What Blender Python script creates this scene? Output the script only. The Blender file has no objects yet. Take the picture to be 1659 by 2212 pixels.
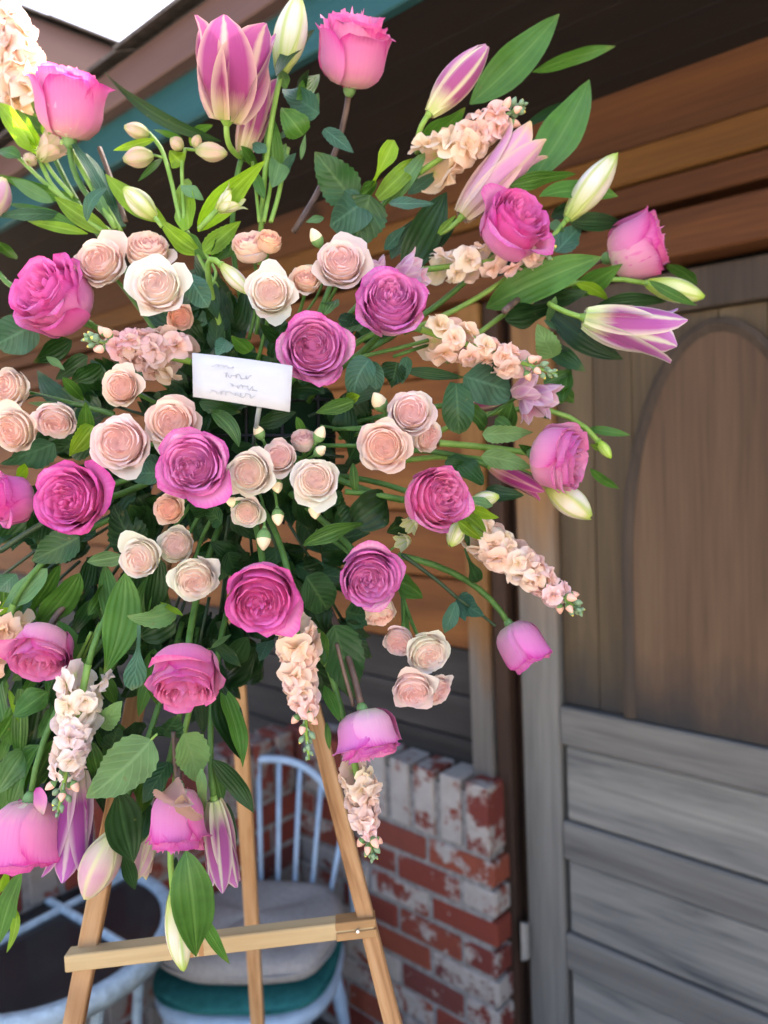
import bpy, math, random
import numpy as np
from mathutils import Matrix, Vector
random.seed(7); rng = np.random.default_rng(7)
SC = bpy.context.scene; COL = SC.collection

# ---------------------------------------------------------------- camera, sky, sun, exposure
FPX = 1671.0                      # focal length in units of a 1659 x 2212 picture
PITCH, ROLL = math.radians(-4.3), math.radians(2.5)
CAM = np.array([0.0, 0.0, 1.7])
FW = np.array([0, math.cos(PITCH), math.sin(PITCH)])
_R0 = np.array([1.0, 0, 0]); _U0 = np.cross(_R0, FW)
RT = math.cos(ROLL)*_R0 - math.sin(ROLL)*_U0
UP = math.sin(ROLL)*_R0 + math.cos(ROLL)*_U0
cd = bpy.data.cameras.new('camera'); co = bpy.data.objects.new('camera', cd); COL.objects.link(co)
M = Matrix.Identity(4)
for i in range(3):
    M[i][0], M[i][1], M[i][2], M[i][3] = RT[i], UP[i], -FW[i], CAM[i]
co.matrix_world = M
cd.sensor_fit = 'VERTICAL'; cd.sensor_height = 24; cd.lens = 24*FPX/2212
cd.clip_start = 0.02; cd.clip_end = 600
cd.dof.use_dof = True; cd.dof.focus_distance = 0.71; cd.dof.aperture_fstop = 2.7
SC.camera = co

SUN_EL, SUN_ROT = 45.0, 42.4
w = bpy.data.worlds.new("World"); SC.world = w; w.use_nodes = True
sky = w.node_tree.nodes.new('ShaderNodeTexSky'); sky.sky_type = 'NISHITA'; sky.sun_disc = False
sky.sun_elevation = math.radians(SUN_EL); sky.sun_rotation = math.radians(SUN_ROT)
sky.air_density = 0.7; sky.dust_density = 7.0; sky.ozone_density = 0.3
bg = w.node_tree.nodes['Background']; bg.inputs[1].default_value = 0.15
w.node_tree.links.new(sky.outputs[0], bg.inputs[0])
sl = bpy.data.lights.new('sun', 'SUN'); sl.energy = 4.0; sl.angle = math.radians(0.5); sl.color = (1, .93, .82)
so = bpy.data.objects.new('sun', sl); COL.objects.link(so)
_e, _r = math.radians(SUN_EL), math.radians(SUN_ROT)
sd = Vector((math.cos(_e)*math.sin(_r), math.cos(_e)*math.cos(_r), math.sin(_e)))
so.rotation_euler = sd.to_track_quat('Z', 'Y').to_euler(); so.location = sd*20
vs = SC.view_settings; vs.view_transform = 'Standard'; vs.look = 'None'; vs.gamma = 1; vs.use_curve_mapping = False
vs.exposure = 2.95
SC.cycles.max_bounces = 6; SC.cycles.diffuse_bounces = 4; SC.cycles.transparent_max_bounces = 8
SC.cycles.caustics_reflective = False; SC.cycles.caustics_refractive = False
SC.cycles.use_denoising = True

def ray(px, py): return RT*(px-829.5)/FPX + UP*(1106-py)/FPX + FW
def at(px, py, dep): return CAM + ray(px, py)*dep
def cvec(r, u, t): v = RT*r + UP*u - FW*t; return v/np.linalg.norm(v)
def depth(px, py):
    return .70 + .10*min(1.5, ((px-550)/700)**2) + .15*max(0, (900-py)/900) + .03*max(0, (py-1100)/1000)

# ---------------------------------------------------------------- object helpers
def new(name, verts, faces, mat, parent=None, uv=None, ring=None, smooth=True, col=None):
    me = bpy.data.meshes.new(name)
    v = np.asarray(verts, dtype=float)
    me.from_pydata(v.tolist(), [], faces)
    if smooth: me.polygons.foreach_set('use_smooth', [True]*len(me.polygons))
    if uv is not None:
        li = np.empty(len(me.loops), dtype=np.int32); me.loops.foreach_get('vertex_index', li)
        l = me.uv_layers.new(name='UVMap'); l.data.foreach_set('uv', np.asarray(uv, dtype=np.float32)[li].ravel())
    if ring is not None:
        a = me.attributes.new('ring', 'FLOAT', 'POINT'); a.data.foreach_set('value', np.asarray(ring, dtype=np.float32))
    for m in (mat if isinstance(mat, (list, tuple)) else [mat]): me.materials.append(m)
    o = bpy.data.objects.new(name, me); COL.objects.link(o)
    if parent is not None: o.parent = parent
    if col: o.color = (*col, 1)
    return o
def link_mesh(name, me, parent=None, mw=None, col=None):
    o = bpy.data.objects.new(name, me); COL.objects.link(o)
    if parent is not None: o.parent = parent
    if mw is not None: o.matrix_basis = mw
    if col: o.color = (*col, 1)
    return o
def tag(o, label=None, cat=None, group=None, kind=None):
    if label: o['label'] = label
    if cat: o['category'] = cat
    if group: o['group'] = group
    if kind: o['kind'] = kind
    return o
def thing(name, label, cat, loc=(0, 0, 0), rot=None, group=None):
    o = bpy.data.objects.new(name, None); COL.objects.link(o); o.empty_display_size = .05
    m = Matrix.Translation(Vector(loc))
    if rot is not None: m = m @ rot.to_4x4()
    o.matrix_basis = m; o['M'] = 0; del o['M']
    INV[o.name] = np.array(m.inverted())
    return tag(o, label, cat, group)
INV = {}
def loc_of(root, P):
    m = INV[root.name]; P = np.asarray(P, dtype=float)
    return P @ m[:3, :3].T + m[:3, 3]
def axis_rot(ax, spin=0.0):
    z = Vector(ax).normalized(); x = Vector((0.31, 0.2, 0.93)).cross(z)
    if x.length < 1e-3: x = Vector((1, 0, 0)).cross(z)
    x.normalize(); y = z.cross(x)
    return Matrix((x, y, z)).transposed() @ Matrix.Rotation(spin, 3, 'Z')

class MB:                                   # collects simple solids into one mesh
    def __init__(s): s.v = []; s.f = []
    def add(s, v, f):
        b = len(s.v); s.v += [tuple(p) for p in v]; s.f += [tuple(i+b for i in q) for q in f]; return s
    def box(s, x0, x1, y0, y1, z0, z1, b=0.0):
        if b <= 0:
            v = [(x, y, z) for x in (x0, x1) for y in (y0, y1) for z in (z0, z1)]
            return s.add(v, [(0, 1, 3, 2), (4, 6, 7, 5), (0, 4, 5, 1), (2, 3, 7, 6), (0, 2, 6, 4), (1, 5, 7, 3)])
        return s.add(*chbox(x0, x1, y0, y1, z0, z1, b))
    def tube(s, pts, r, n=8, cap=True):
        v, f = tube(pts, r, n, cap); return s.add(v, f)
    def build(s, name, mat, parent=None, smooth=False, **k):
        return new(name, s.v, s.f, mat, parent, smooth=smooth, **k)
def chbox(x0, x1, y0, y1, z0, z1, b):
    V = {}; vs = []
    cx, cy, cz = (x0+x1)/2, (y0+y1)/2, (z0+z1)/2; h = ((x1-x0)/2, (y1-y0)/2, (z1-z0)/2)
    for sx in (-1, 1):
        for sy in (-1, 1):
            for sz in (-1, 1):
                for a in range(3):
                    d = [h[0]-b, h[1]-b, h[2]-b]; d[a] = h[a]
                    V[(sx, sy, sz, a)] = len(vs); vs.append((cx+sx*d[0], cy+sy*d[1], cz+sz*d[2]))
    F = []
    def q(ids, nrm):
        p = [Vector(vs[i]) for i in ids]
        if (p[1]-p[0]).cross(p[2]-p[0]).dot(Vector(nrm)) < 0: ids = ids[::-1]
        F.append(tuple(ids))
    S = (-1, 1)
    for s in S:
        q([V[(s, -1, -1, 0)], V[(s, 1, -1, 0)], V[(s, 1, 1, 0)], V[(s, -1, 1, 0)]], (s, 0, 0))
        q([V[(-1, s, -1, 1)], V[(1, s, -1, 1)], V[(1, s, 1, 1)], V[(-1, s, 1, 1)]], (0, s, 0))
        q([V[(-1, -1, s, 2)], V[(1, -1, s, 2)], V[(1, 1, s, 2)], V[(-1, 1, s, 2)]], (0, 0, s))
    for s in S:
        for t in S:
            q([V[(s, t, -1, 0)], V[(s, t, 1, 0)], V[(s, t, 1, 1)], V[(s, t, -1, 1)]], (s, t, 0))
            q([V[(s, -1, t, 0)], V[(s, 1, t, 0)], V[(s, 1, t, 2)], V[(s, -1, t, 2)]], (s, 0, t))
            q([V[(-1, s, t, 1)], V[(1, s, t, 1)], V[(1, s, t, 2)], V[(-1, s, t, 2)]], (0, s, t))
            for r in S: q([V[(s, t, r, 0)], V[(s, t, r, 1)], V[(s, t, r, 2)]], (s, t, r))
    return vs, F
def tube(pts, r, n=8, cap=True):
    P = np.asarray(pts, dtype=float); m = len(P)
    R = np.full(m, r) if np.isscalar(r) else np.interp(np.linspace(0, 1, m), np.linspace(0, 1, len(r)), r)
    T = np.gradient(P, axis=0); T /= np.linalg.norm(T, axis=1)[:, None]+1e-12
    a = np.cross(T[0], [0.3, 0.5, 0.8]); a /= np.linalg.norm(a)
    V = []
    for i in range(m):
        a = a - T[i]*a.dot(T[i]); a /= np.linalg.norm(a); b = np.cross(T[i], a)
        for k in range(n):
            t = 2*math.pi*k/n; V.append(P[i]+R[i]*(math.cos(t)*a+math.sin(t)*b))
    F = [(i*n+k, i*n+(k+1) % n, (i+1)*n+(k+1) % n, (i+1)*n+k) for i in range(m-1) for k in range(n)]
    if cap: F += [tuple(range(n))[::-1], tuple((m-1)*n+k for k in range(n))]
    return V, F
def bez(p0, p1, p2, n=10):
    t = np.linspace(0, 1, n)[:, None]; p0, p1, p2 = map(np.asarray, (p0, p1, p2))
    return (1-t)**2*p0 + 2*t*(1-t)*p1 + t*t*p2
_GF = {}
def gridf(nu, nv):
    if (nu, nv) not in _GF:
        _GF[(nu, nv)] = [(j*nu+i, j*nu+i+1, (j+1)*nu+i+1, (j+1)*nu+i) for j in range(nv-1) for i in range(nu-1)]
    return _GF[(nu, nv)]

# ---------------------------------------------------------------- materials
class NT:
    def __init__(s, name):
        s.m = bpy.data.materials.new(name); s.m.use_nodes = True; s.t = s.m.node_tree
        s.b = s.t.nodes['Principled BSDF']; s.out = s.t.nodes['Material Output']
    def n(s, typ, ins=None, **kw):
        x = s.t.nodes.new('ShaderNode'+typ)
        for k, v in kw.items(): setattr(x, k, v)
        for k, v in (ins or {}).items(): s.set(x.inputs[k], v)
        return x
    def set(s, sock, v):
        if hasattr(v, 'is_output') or isinstance(v, bpy.types.NodeSocket): s.t.links.new(v, sock)
        else: sock.default_value = v
    def ramp(s, fac, stops, interp='LINEAR'):
        x = s.n('ValToRGB', {0: fac}); e = x.color_ramp.elements; x.color_ramp.interpolation = interp
        while len(e) < len(stops): e.new(.5)
        for el, (p, c) in zip(e, stops): el.position = p; el.color = (*c, 1) if len(c) == 3 else c
        return x.outputs[0]
    def mix(s, f, a, b, mode='MIX'):
        x = s.n('Mix', data_type='RGBA', blend_type=mode)
        for i, v in ((0, f), (6, a), (7, b)):
            if isinstance(v, tuple) and len(v) == 3: v = (*v, 1)
            s.set(x.inputs[i], v)
        return x.outputs[2]
    def math(s, op, a, b=0.0, clamp=False):
        x = s.n('Math', operation=op, use_clamp=clamp); s.set(x.inputs[0], a); s.set(x.inputs[1], b); return x.outputs[0]
    def noise(s, vec, scale, detail=3, rough=.55, dist=0):
        x = s.n('TexNoise', {'Scale': scale, 'Detail': detail, 'Roughness': rough, 'Distortion': dist})
        if vec is not None: s.t.links.new(vec, x.inputs['Vector'])
        return x.outputs['Fac']
    def objvec(s, scale=(1, 1, 1), jitter=True):
        tc = s.n('TexCoord'); v = tc.outputs['Object']
        if jitter:
            oi = s.n('ObjectInfo')
            c = s.n('Vector' + 'Math', operation='SCALE'); s.t.links.new(oi.outputs['Random'], c.inputs['Scale']); c.inputs[0].default_value = (7.1, 13.7, 9.3)
            a = s.n('VectorMath', operation='ADD'); s.t.links.new(v, a.inputs[0]); s.t.links.new(c.outputs[0], a.inputs[1]); v = a.outputs[0]
        mp = s.n('Mapping', {'Scale': scale}); s.t.links.new(v, mp.inputs['Vector']); return mp.outputs[0]
    def bump(s, h, strength=.3, dist=.002):
        x = s.n('Bump', {'Height': h, 'Strength': strength, 'Distance': dist}); s.t.links.new(x.outputs[0], s.b.inputs['Normal'])
    def fin(s, col, rough=.6, spec=.3, metal=0):
        s.set(s.b.inputs['Base Color'], (*col, 1) if isinstance(col, tuple) and len(col) == 3 else col)
        s.set(s.b.inputs['Roughness'], rough); s.b.inputs['Specular IOR Level'].default_value = spec; s.b.inputs['Metallic'].default_value = metal
        return s.m
    def translucent(s, col, fac):
        t = s.n('BsdfTranslucent'); s.set(t.inputs[0], col)
        mx = s.n('MixShader'); s.set(mx.inputs[0], fac)
        s.t.links.new(s.b.outputs[0], mx.inputs[1]); s.t.links.new(t.outputs[0], mx.inputs[2]); s.t.links.new(mx.outputs[0], s.out.inputs[0])
def wood(name, stops, grain='x', fine=1.0, rough=.7, bump=.25, zblend=None, spec=.25, coarse=1.0, knots=None):
    n = NT(name); k = {'x': 0, 'y': 1, 'z': 2}[grain]
    sc1 = [9*coarse]*3; sc1[k] = .9*coarse; sc2 = [150*fine]*3; sc2[k] = 5*fine
    a = n.noise(n.objvec(tuple(sc1)), 1, 4, .6, .6); b = n.noise(n.objvec(tuple(sc2)), 1, 3, .6)
    f = n.math('ADD', n.math('MULTIPLY', a, .72), n.math('MULTIPLY', b, .28))
    c = n.ramp(f, stops)
    if knots:
        kz = [13.0]*3; kz[k] = 6.0; kn = n.noise(n.objvec(tuple(kz)), 1, 1); kr = n.n('MapRange', {0: kn, 1: .70, 2: .80, 3: 0, 4: .85}); c = n.mix(kr.outputs[0], c, knots)
    if zblend:
        z0, z1, stops2 = zblend
        tc = n.n('TexCoord'); sp = n.n('SeparateXYZ'); n.t.links.new(tc.outputs['Object'], sp.inputs[0])
        nz = n.noise(n.objvec((14, 14, 3)), 1, 3)
        g = n.n('MapRange', {0: n.math('ADD', sp.outputs[2], n.math('MULTIPLY', n.math('SUBTRACT', nz, .5), .35)), 1: z0, 2: z1})
        c = n.mix(g.outputs[0], c, n.ramp(f, stops2))
    n.bump(f, bump, .003)
    return n.fin(c, rough, spec)
def plain(name, col, rough=.5, spec=.4, metal=0, var=.25, scale=30):
    n = NT(name); f = n.noise(n.objvec(), scale, 4)
    c = n.ramp(f, [(.3, tuple(x*(1-var) for x in col)), (.7, tuple(min(1, x*(1+var)) for x in col))])
    n.bump(f, .1, .002)
    return n.fin(c, rough, spec, metal)
# ---------------------------------------------------------------- building materials
m_orange = wood('orange_stained_board', [(.3, (0.06786, 0.02375, 0.006786)), (.5, (0.1493, 0.05293, 0.01221)), (.72, (0.2443, 0.1018, 0.02375))], 'x')
m_brown = wood('brown_stained_beam', [(.25, (0.02523, 0.01135, 0.006307)), (.5, (0.07821, 0.03028, 0.01261)), (.75, (0.1325, 0.05424, 0.01892))], 'x', coarse=.7, knots=(0.01514, 0.007569, 0.005046))
m_lintel = wood('dark_orange_lintel', [(.28, (0.03045, 0.01018, 0.003915)), (.5, (0.09135, 0.03132, 0.009396)), (.72, (0.1653, 0.06264, 0.01566))], 'x', coarse=.7, knots=(0.0174, 0.007047, 0.004698))
m_strip = wood('bright_orange_strip', [(.28, (0.04896, 0.01836, 0.005508)), (.5, (0.1132, 0.04774, 0.01102)), (.72, (0.1714, 0.07956, 0.01836))], 'x', coarse=.6)
m_siding = wood('weathered_siding', [(.3, (0.01187, 0.01025, 0.00917)), (.55, (0.03236, 0.02859, 0.02589)), (.75, (0.06473, 0.05826, 0.05394))], 'x')
m_jamb = wood('dark_jamb', [(.3, (0.01566, 0.01044, 0.00783)), (.55, (0.0435, 0.02175, 0.01218)), (.75, (0.1218, 0.0522, 0.01914))], 'z')
GREY = [(.3, (0.08641, 0.08203, 0.07171)), (.5, (0.1678, 0.1592, 0.1389)), (.72, (0.2541, 0.2412, 0.2124))]
m_stile = wood('weathered_stile', GREY, 'z', zblend=(1.22, 1.62, [(.3, (.13, .06, .025)), (.6, (.26, .14, .055))]))
m_post = wood('weathered_post', [(.3, (0.06264, 0.05568, 0.04872)), (.55, (0.1392, 0.1253, 0.1079)), (.75, (0.2088, 0.1949, 0.174))], 'z', zblend=(1.1, 1.3, [(.3, (0.1183, 0.04872, 0.01253)), (.6, (0.2366, 0.1183, 0.0348))]))
m_rail = wood('weathered_rail', [(.28, (0.05165, 0.04962, 0.04555)), (.45, (0.1173, 0.1109, 0.09936)), (.62, (0.1691, 0.1606, 0.1425)), (.78, (0.2254, 0.212, 0.1864))], 'x', bump=.5, coarse=1.5)
m_panel = wood('weathered_panel', [(.30, (0.04861, 0.05324, 0.05488)), (.42, (0.1409, 0.1373, 0.1243)), (.60, (0.2189, 0.2083, 0.1817)), (.75, (0.2917, 0.2755, 0.2401))], 'x', coarse=2.6, fine=.6, bump=.6)
def door_panel_mat(name, stops):
    n = NT(name)
    a = n.noise(n.objvec((11, 11, .8)), 1, 4, .6, .5); b = n.noise(n.objvec((120, 120, 4)), 1, 3)
    f = n.math('ADD', n.math('MULTIPLY', a, .7), n.math('MULTIPLY', b, .3)); c = n.ramp(f, stops)
    tc = n.n('TexCoord'); sp = n.n('SeparateXYZ'); n.t.links.new(tc.outputs['Object'], sp.inputs[0])
    nz = n.noise(n.objvec((14, 14, 5), False), 1, 4)            # black water stain creeping up from the rail
    g = n.n('MapRange', {0: n.math('ADD', sp.outputs[2], n.math('MULTIPLY', n.math('SUBTRACT', nz, .5), .22)), 1: 1.09, 2: 1.27})
    c = n.mix(g.outputs[0], (.022, .021, .021), c); n.bump(f, .2, .003)
    return n.fin(c, .6, .3)
m_dpanel = door_panel_mat('door_panel_wood', [(.3, (0.04463, 0.02975, 0.01636)), (.52, (0.09297, 0.06323, 0.03124)), (.72, (0.1488, 0.1041, 0.05356))])
m_darch = door_panel_mat('door_arch_wood', [(.3, (0.05987, 0.03216, 0.01769)), (.52, (0.1091, 0.0627, 0.03377)), (.72, (0.162, 0.1045, 0.05628))])
m_moulding = wood('dark_moulding', [(.3, (.03, .022, .017)), (.6, (.075, .055, .04)), (.8, (.13, .10, .07))], 'z')
m_black = plain('black_recess', (.006, .006, .006), .9, .1)
m_fascia = wood('brown_painted_fascia', [(.3, (0.09744, 0.05429, 0.04594)), (.7, (0.1392, 0.08213, 0.0696))], 'x', bump=.08, rough=.6)
m_teal = wood('teal_painted_board', [(.3, (0.009135, 0.05546, 0.06199)), (.7, (0.01697, 0.08156, 0.08813))], 'x', bump=.08, rough=.6)
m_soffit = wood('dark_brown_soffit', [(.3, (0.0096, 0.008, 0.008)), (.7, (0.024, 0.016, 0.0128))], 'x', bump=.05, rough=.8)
m_shingle = plain('roof_shingle', (.10, .085, .075), .9, .1, 0, .4, 60)
def brick_mat(name, lo, k):
    n = NT(name); v = n.objvec()
    oi = n.n('ObjectInfo'); f = n.noise(v, 26, 4, .6)
    base = n.ramp(oi.outputs['Random'], [(0, (.17, .036, .022)), (.3, (.22, .05, .03)), (.6, (.14, .033, .026)), (.8, (.26, .068, .035)), (1, (.10, .036, .036))])
    base = n.mix(n.math('MULTIPLY', f, .6), base, (.10, .03, .025))
    wp = n.noise(v, 15, 6, .68, .25)                             # worn whitewash
    r2 = n.math('FRACT', n.math('MULTIPLY', oi.outputs['Random'], 17.3))
    g = n.n('MapRange', {0: n.math('ADD', wp, n.math('MULTIPLY', n.math('SUBTRACT', r2, .52), .42)), 1: lo, 2: lo+.09})
    c = n.mix(g.outputs[0], base, n.mix(f, (.27*k, .235*k, .205*k), (.42*k, .385*k, .34*k)))
    n.bump(n.math('ADD', f, n.math('MULTIPLY', g.outputs[0], .5)), .5, .003)
    return n.fin(c, .9, .15)
m_brick = brick_mat('painted_brick', .53, .95); m_brick2 = brick_mat('shade_tinted_brick', .56, .6)  # second brick: sparser whitewash, its tint darkened to carry the left wall's shade
m_mortar = plain('mortar', (0.2192, 0.2035, 0.188), .95, .1, 0, .35, 50)
m_floor = plain('patio_floor', (.06, .052, .048), .9, .15, 0, .35, 9)
m_ground = plain('ground', (.31, .28, .235), .95, .1, 0, .2, 2)

# ---------------------------------------------------------------- ground
g = MB(); g.add([(-250, -250, -.006), (250, -250, -.006), (250, 250, -.006), (-250, 250, -.006)], [(0, 1, 2, 3)])
tag(g.build('ground', m_ground), kind='structure')
g = MB(); g.add([(-5, 1.15, 0), (.9, .35, 0), (3, .1, 0), (3, 6, 0), (-5, 6, 0)], [(0, 1, 2, 3, 4)])
tag(g.build('patio_floor', m_floor), kind='structure')

# ---------------------------------------------------------------- door wing wall: local x = along the wall to the right, y = into the wall
RW = Matrix.Rotation(math.radians(-42.4), 3, 'Z'); RL = Matrix.Rotation(math.radians(47.6), 3, 'Z')
def wthing(name, label, cat, base=(0, 0, 0), R=RW): return thing(name, label, cat, R @ Vector(base), R)
wall = wthing('wooden_wall', 'stained wooden house wall of wide horizontal boards above and beside the door', 'wall')
def board(mat, x0, x1, y0, y1, z0, z1, b=.003, name='board', par=None, label=None):
    o = MB().box(x0, x1, y0, y1, z0, z1, b).build(name, mat, par or wall)
    if label: o['label'] = label
    return o
MB().box(-5.5, 2.2, 1.62, 1.74, 0, 2.6).build('backing', m_black, wall)
for z0, z1 in ((.02, .19), (.195, .355), (.36, .52), (.525, .685), (.69, .845), (.85, .955), (.96, 1.07), (1.075, 1.195)): board(m_siding, -5.5, -1.135, 1.56, 1.60, z0, z1, label='dark weathered board' if z0 == .96 else None)
for z0, z1 in ((1.20, 1.372), (1.378, 1.545), (1.55, 1.715), (1.72, 1.885), (1.89, 2.045)): board(m_orange, -5.5, -1.135, 1.55, 1.60, z0, z1)
board(m_post, -1.13, -1.068, 1.525, 1.60, 0, 2.045, .003, 'post')
board(m_jamb, -1.062, -1.022, 1.535, 1.60, 0, 2.045, .004, 'jamb')
board(m_jamb, -1.019, -1.000, 1.575, 1.60, 0, 2.045, .002, 'door_stop')
board(m_lintel, -5.5, 2.2, 1.50, 1.60, 2.05, 2.138, .004, 'lintel')
board(m_lintel, -5.5, 2.2, 1.535, 1.60, 2.165, 2.215, .003)
board(m_strip, -5.5, 2.2, 1.525, 1.60, 2.219, 2.285, .004, label='bright orange board')
board(m_brown, -5.5, 2.2, 1.54, 1.60, 2.289, 2.415, .003)
board(m_brown, -.04, 2.2, 1.53, 1.60, 0, 2.045, .003, 'wall_panel')
hg = MB(); hg.box(-.999, -.988, 1.527, 1.545, .455, .545, .002); hg.tube([(-1.0, 1.528, .452), (-1.0, 1.528, .548)], .004, 8)
hg.build('hinge', plain('worn_metal', (.42, .40, .36), .45, .5, .6), wall)

# ---------------------------------------------------------------- door
door = wthing('wooden_door', 'weathered wooden door with arched upper panel and grey horizontal lower boards', 'door', (-.535, 1.55, 0))
X0, XL, XR, X1 = -.46, -.36, .36, .46
def dp(name, mat, x0, x1, y0, y1, z0, z1, b=.003, label=None): return board(mat, x0, x1, y0, y1, z0, z1, b, name, door, label)
dp('stile', m_stile, X0, XL-.001, 0, .045, .02, 2.035); dp('stile', m_stile, XR+.001, X1, 0, .045, .02, 2.035)
dp('rail', m_moulding, XL, XR, .002, .045, 1.955, 2.035, label='dark top rail')
zs = [(1.010, 1.100, 'r'), (.829, 1.006, 'p'), (.735, .826, 'r'), (.555, .731, 'p'), (.462, .551, 'r'), (.285, .458, 'p'), (.02, .281, 'r')]
for z0, z1, k in zs:
    if k == 'r': dp('rail', m_rail, XL, XR, .001, .045, z0, z1, .004)
    else: dp('lower_panel', m_panel, XL+.008, XR-.008, .010, .04, z0, z1, .005)
dp('backing', m_black, XL, XR, .0452, .055, .1, 1.99, 0)
for i in range(8):
    x = XL+.003+i*(XR-XL-.006)/8; wd = (XR-XL-.006)/8
    dp('plank', m_dpanel, x, x+wd-.0015, .022+.0008*(i % 2), .044, 1.104, 1.953, .0015)
def arch_pts(a, b, zc, z0, n=22):
    t = np.linspace(math.pi, 0, n); P = [(-a, 0, z0)]+[(a*math.cos(q), 0, zc+b*math.sin(q)) for q in t]+[(a, 0, z0)]; return np.array(P)
P = arch_pts(.186, .485, 1.43, 1.104)
v = [(p[0], y, p[2]) for y in (.013, .0215) for p in P]; k = len(P)
f = [tuple(range(k))[::-1]]+[(i, i+1, k+i+1, k+i) for i in range(k-1)]
new('arch_panel', v, f, m_darch, door, smooth=False)
O, I = arch_pts(.205, .505, 1.43, 1.104), arch_pts(.180, .478, 1.43, 1.104)
Q = arch_pts(.193, .492, 1.43, 1.104)
v = [(p[0], y, p[2]) for p, y in [(p, .0215) for p in O]+[(p, .008) for p in O*.97+Q*.03]+[(p, .002) for p in Q]+[(p, .012) for p in I]]
f = [(r*k+i, r*k+i+1, (r+1)*k+i+1, (r+1)*k+i) for r in range(3) for i in range(k-1)]
new('arch_moulding', v, [q[::-1] for q in f], m_moulding, door, smooth=False)

# ---------------------------------------------------------------- brick walls under the boards
bm_cache = []
def brick_mesh(lx, lz, ly, mt=None):
    v, f = chbox(-lx/2, lx/2, -ly/2, ly/2, -lz/2, lz/2, .004)
    v = [(x+random.uniform(-.0015, .0015), y+random.uniform(-.002, .002), z+random.uniform(-.0015, .0015)) for x, y, z in v]
    me = bpy.data.meshes.new('brick'); me.from_pydata(v, [], f); me.materials.append(mt or m_brick); return me
STR = [brick_mesh(.200, .062, .095) for _ in range(6)]; SOL = [brick_mesh(.064, .170, .105) for _ in range(5)]; HLF = [brick_mesh(.098, .062, .095) for _ in range(3)]
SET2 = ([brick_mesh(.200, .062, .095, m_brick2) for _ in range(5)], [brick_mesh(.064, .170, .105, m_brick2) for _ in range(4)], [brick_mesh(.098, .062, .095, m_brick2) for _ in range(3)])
def brick_wall(label, x0, x1, yf, R, ztop=.895, sets=None):
    STR, SOL, HLF = sets
    bw = wthing('brick_wall', label, 'brick wall', ((x0+x1)/2, yf, 0), R); L = x1-x0; h = L/2
    MB().box(-h+.002, h-.016, .0045, .11, 0, ztop-.03).build('mortar', m_mortar, bw)
    def put(mes, x, z):
        o = link_mesh('brick', random.choice(mes), bw)
        o.matrix_basis = Matrix.Translation((x, .0475+random.uniform(-.003, .003), z)) @ Matrix.Rotation(random.uniform(-.012, .012), 4, 'Y')
    n = int(L/.0775); 
    for i in range(n): put(SOL, -h+(i+.5)*L/n, ztop-.086)
    z = ztop-.172-.0145-.031; r = 0
    while z > .02:
        x = h if r % 2 == 0 else h-.11
        if r % 2: put(HLF, h-.05, z)
        while x-.2 > -h-.02: put(STR, x-.1, z); x -= .2145
        if x-.11 > -h-.02: put(HLF, x-.05, z)
        z -= .0765; r += 1
    return bw
brick_wall('whitewash flecked red brick half wall with soldier course top beside the door', -1.79, -1.036, 1.47, RW, sets=(STR, SOL, HLF))
brick_wall('shadowed red brick half wall behind the white chair and table', -.3, 1.46, 1.73, RL, sets=SET2)

# ---------------------------------------------------------------- roofs: fascia, teal trim, dark soffit, shingles
rf = wthing('porch_roof', 'roof edge with brown fascia over teal trim running above the door wall', 'roof', (0, .95, 2.4))
XA, XB = -5.5, 3.0
MB().box(XA, XB, 0, .03, .105, .186, .003).build('fascia', m_fascia, rf)
MB().box(XA+.02, XB, .032, .055, .005, .104, .003).build('trim_board', m_teal, rf)
for i in range(5):
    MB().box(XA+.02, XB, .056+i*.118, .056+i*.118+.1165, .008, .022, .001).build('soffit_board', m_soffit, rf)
def shingles(par, x0, x1, n=4, sl=.40, zb=.204):
    for r in range(n):
        k = int((x1-x0)/.30); s = MB()
        for i in range(k):
            xa = x0+(x1-x0)*i/k; xb = x0+(x1-x0)*(i+1)/k-.004; y = -.03+r*.14+random.uniform(-.006, .006); z = zb+sl*r*.14+random.uniform(0, .003)
            v = [(xa, y, z), (xb, y, z), (xb, y+.2, z+sl*.2), (xa, y+.2, z+sl*.2)]; v += [(a, b, c+.009) for a, b, c in v]
            s.add(v, [(3, 2, 1, 0), (4, 5, 6, 7), (0, 1, 5, 4), (1, 2, 6, 5), (2, 3, 7, 6), (3, 0, 4, 7)])
        s.build('shingle_course', m_shingle, par)
    y0 = -.03+n*.14
    MB().add([(x0, .0, zb-.001), (x1, .0, zb-.001), (x1, 3.2, zb-.001+sl*3.2), (x0, 3.2, zb-.001+sl*3.2)], [(0, 1, 2, 3)]).build('roof_deck', m_shingle, par)
shingles(rf, XA-.03, XB, zb=.189)
lf = wthing('upper_roof', 'higher roof edge behind the teal eave against the white sky', 'roof', (0, 2.6, 2.86), RL)
XE = 2.2
MB().box(-3.0, XE, 0, .03, .165, .325, .004).build('fascia', m_fascia, lf)
MB().box(-3.0, XE, .035, .07, .0, .163, .004).build('trim_board', m_teal, lf)
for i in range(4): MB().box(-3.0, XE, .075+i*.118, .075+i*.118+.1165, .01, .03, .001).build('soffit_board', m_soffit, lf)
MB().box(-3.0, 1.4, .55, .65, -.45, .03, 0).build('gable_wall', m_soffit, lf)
shingles(lf, -3.0, XE, 4, .4, .328)

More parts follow.
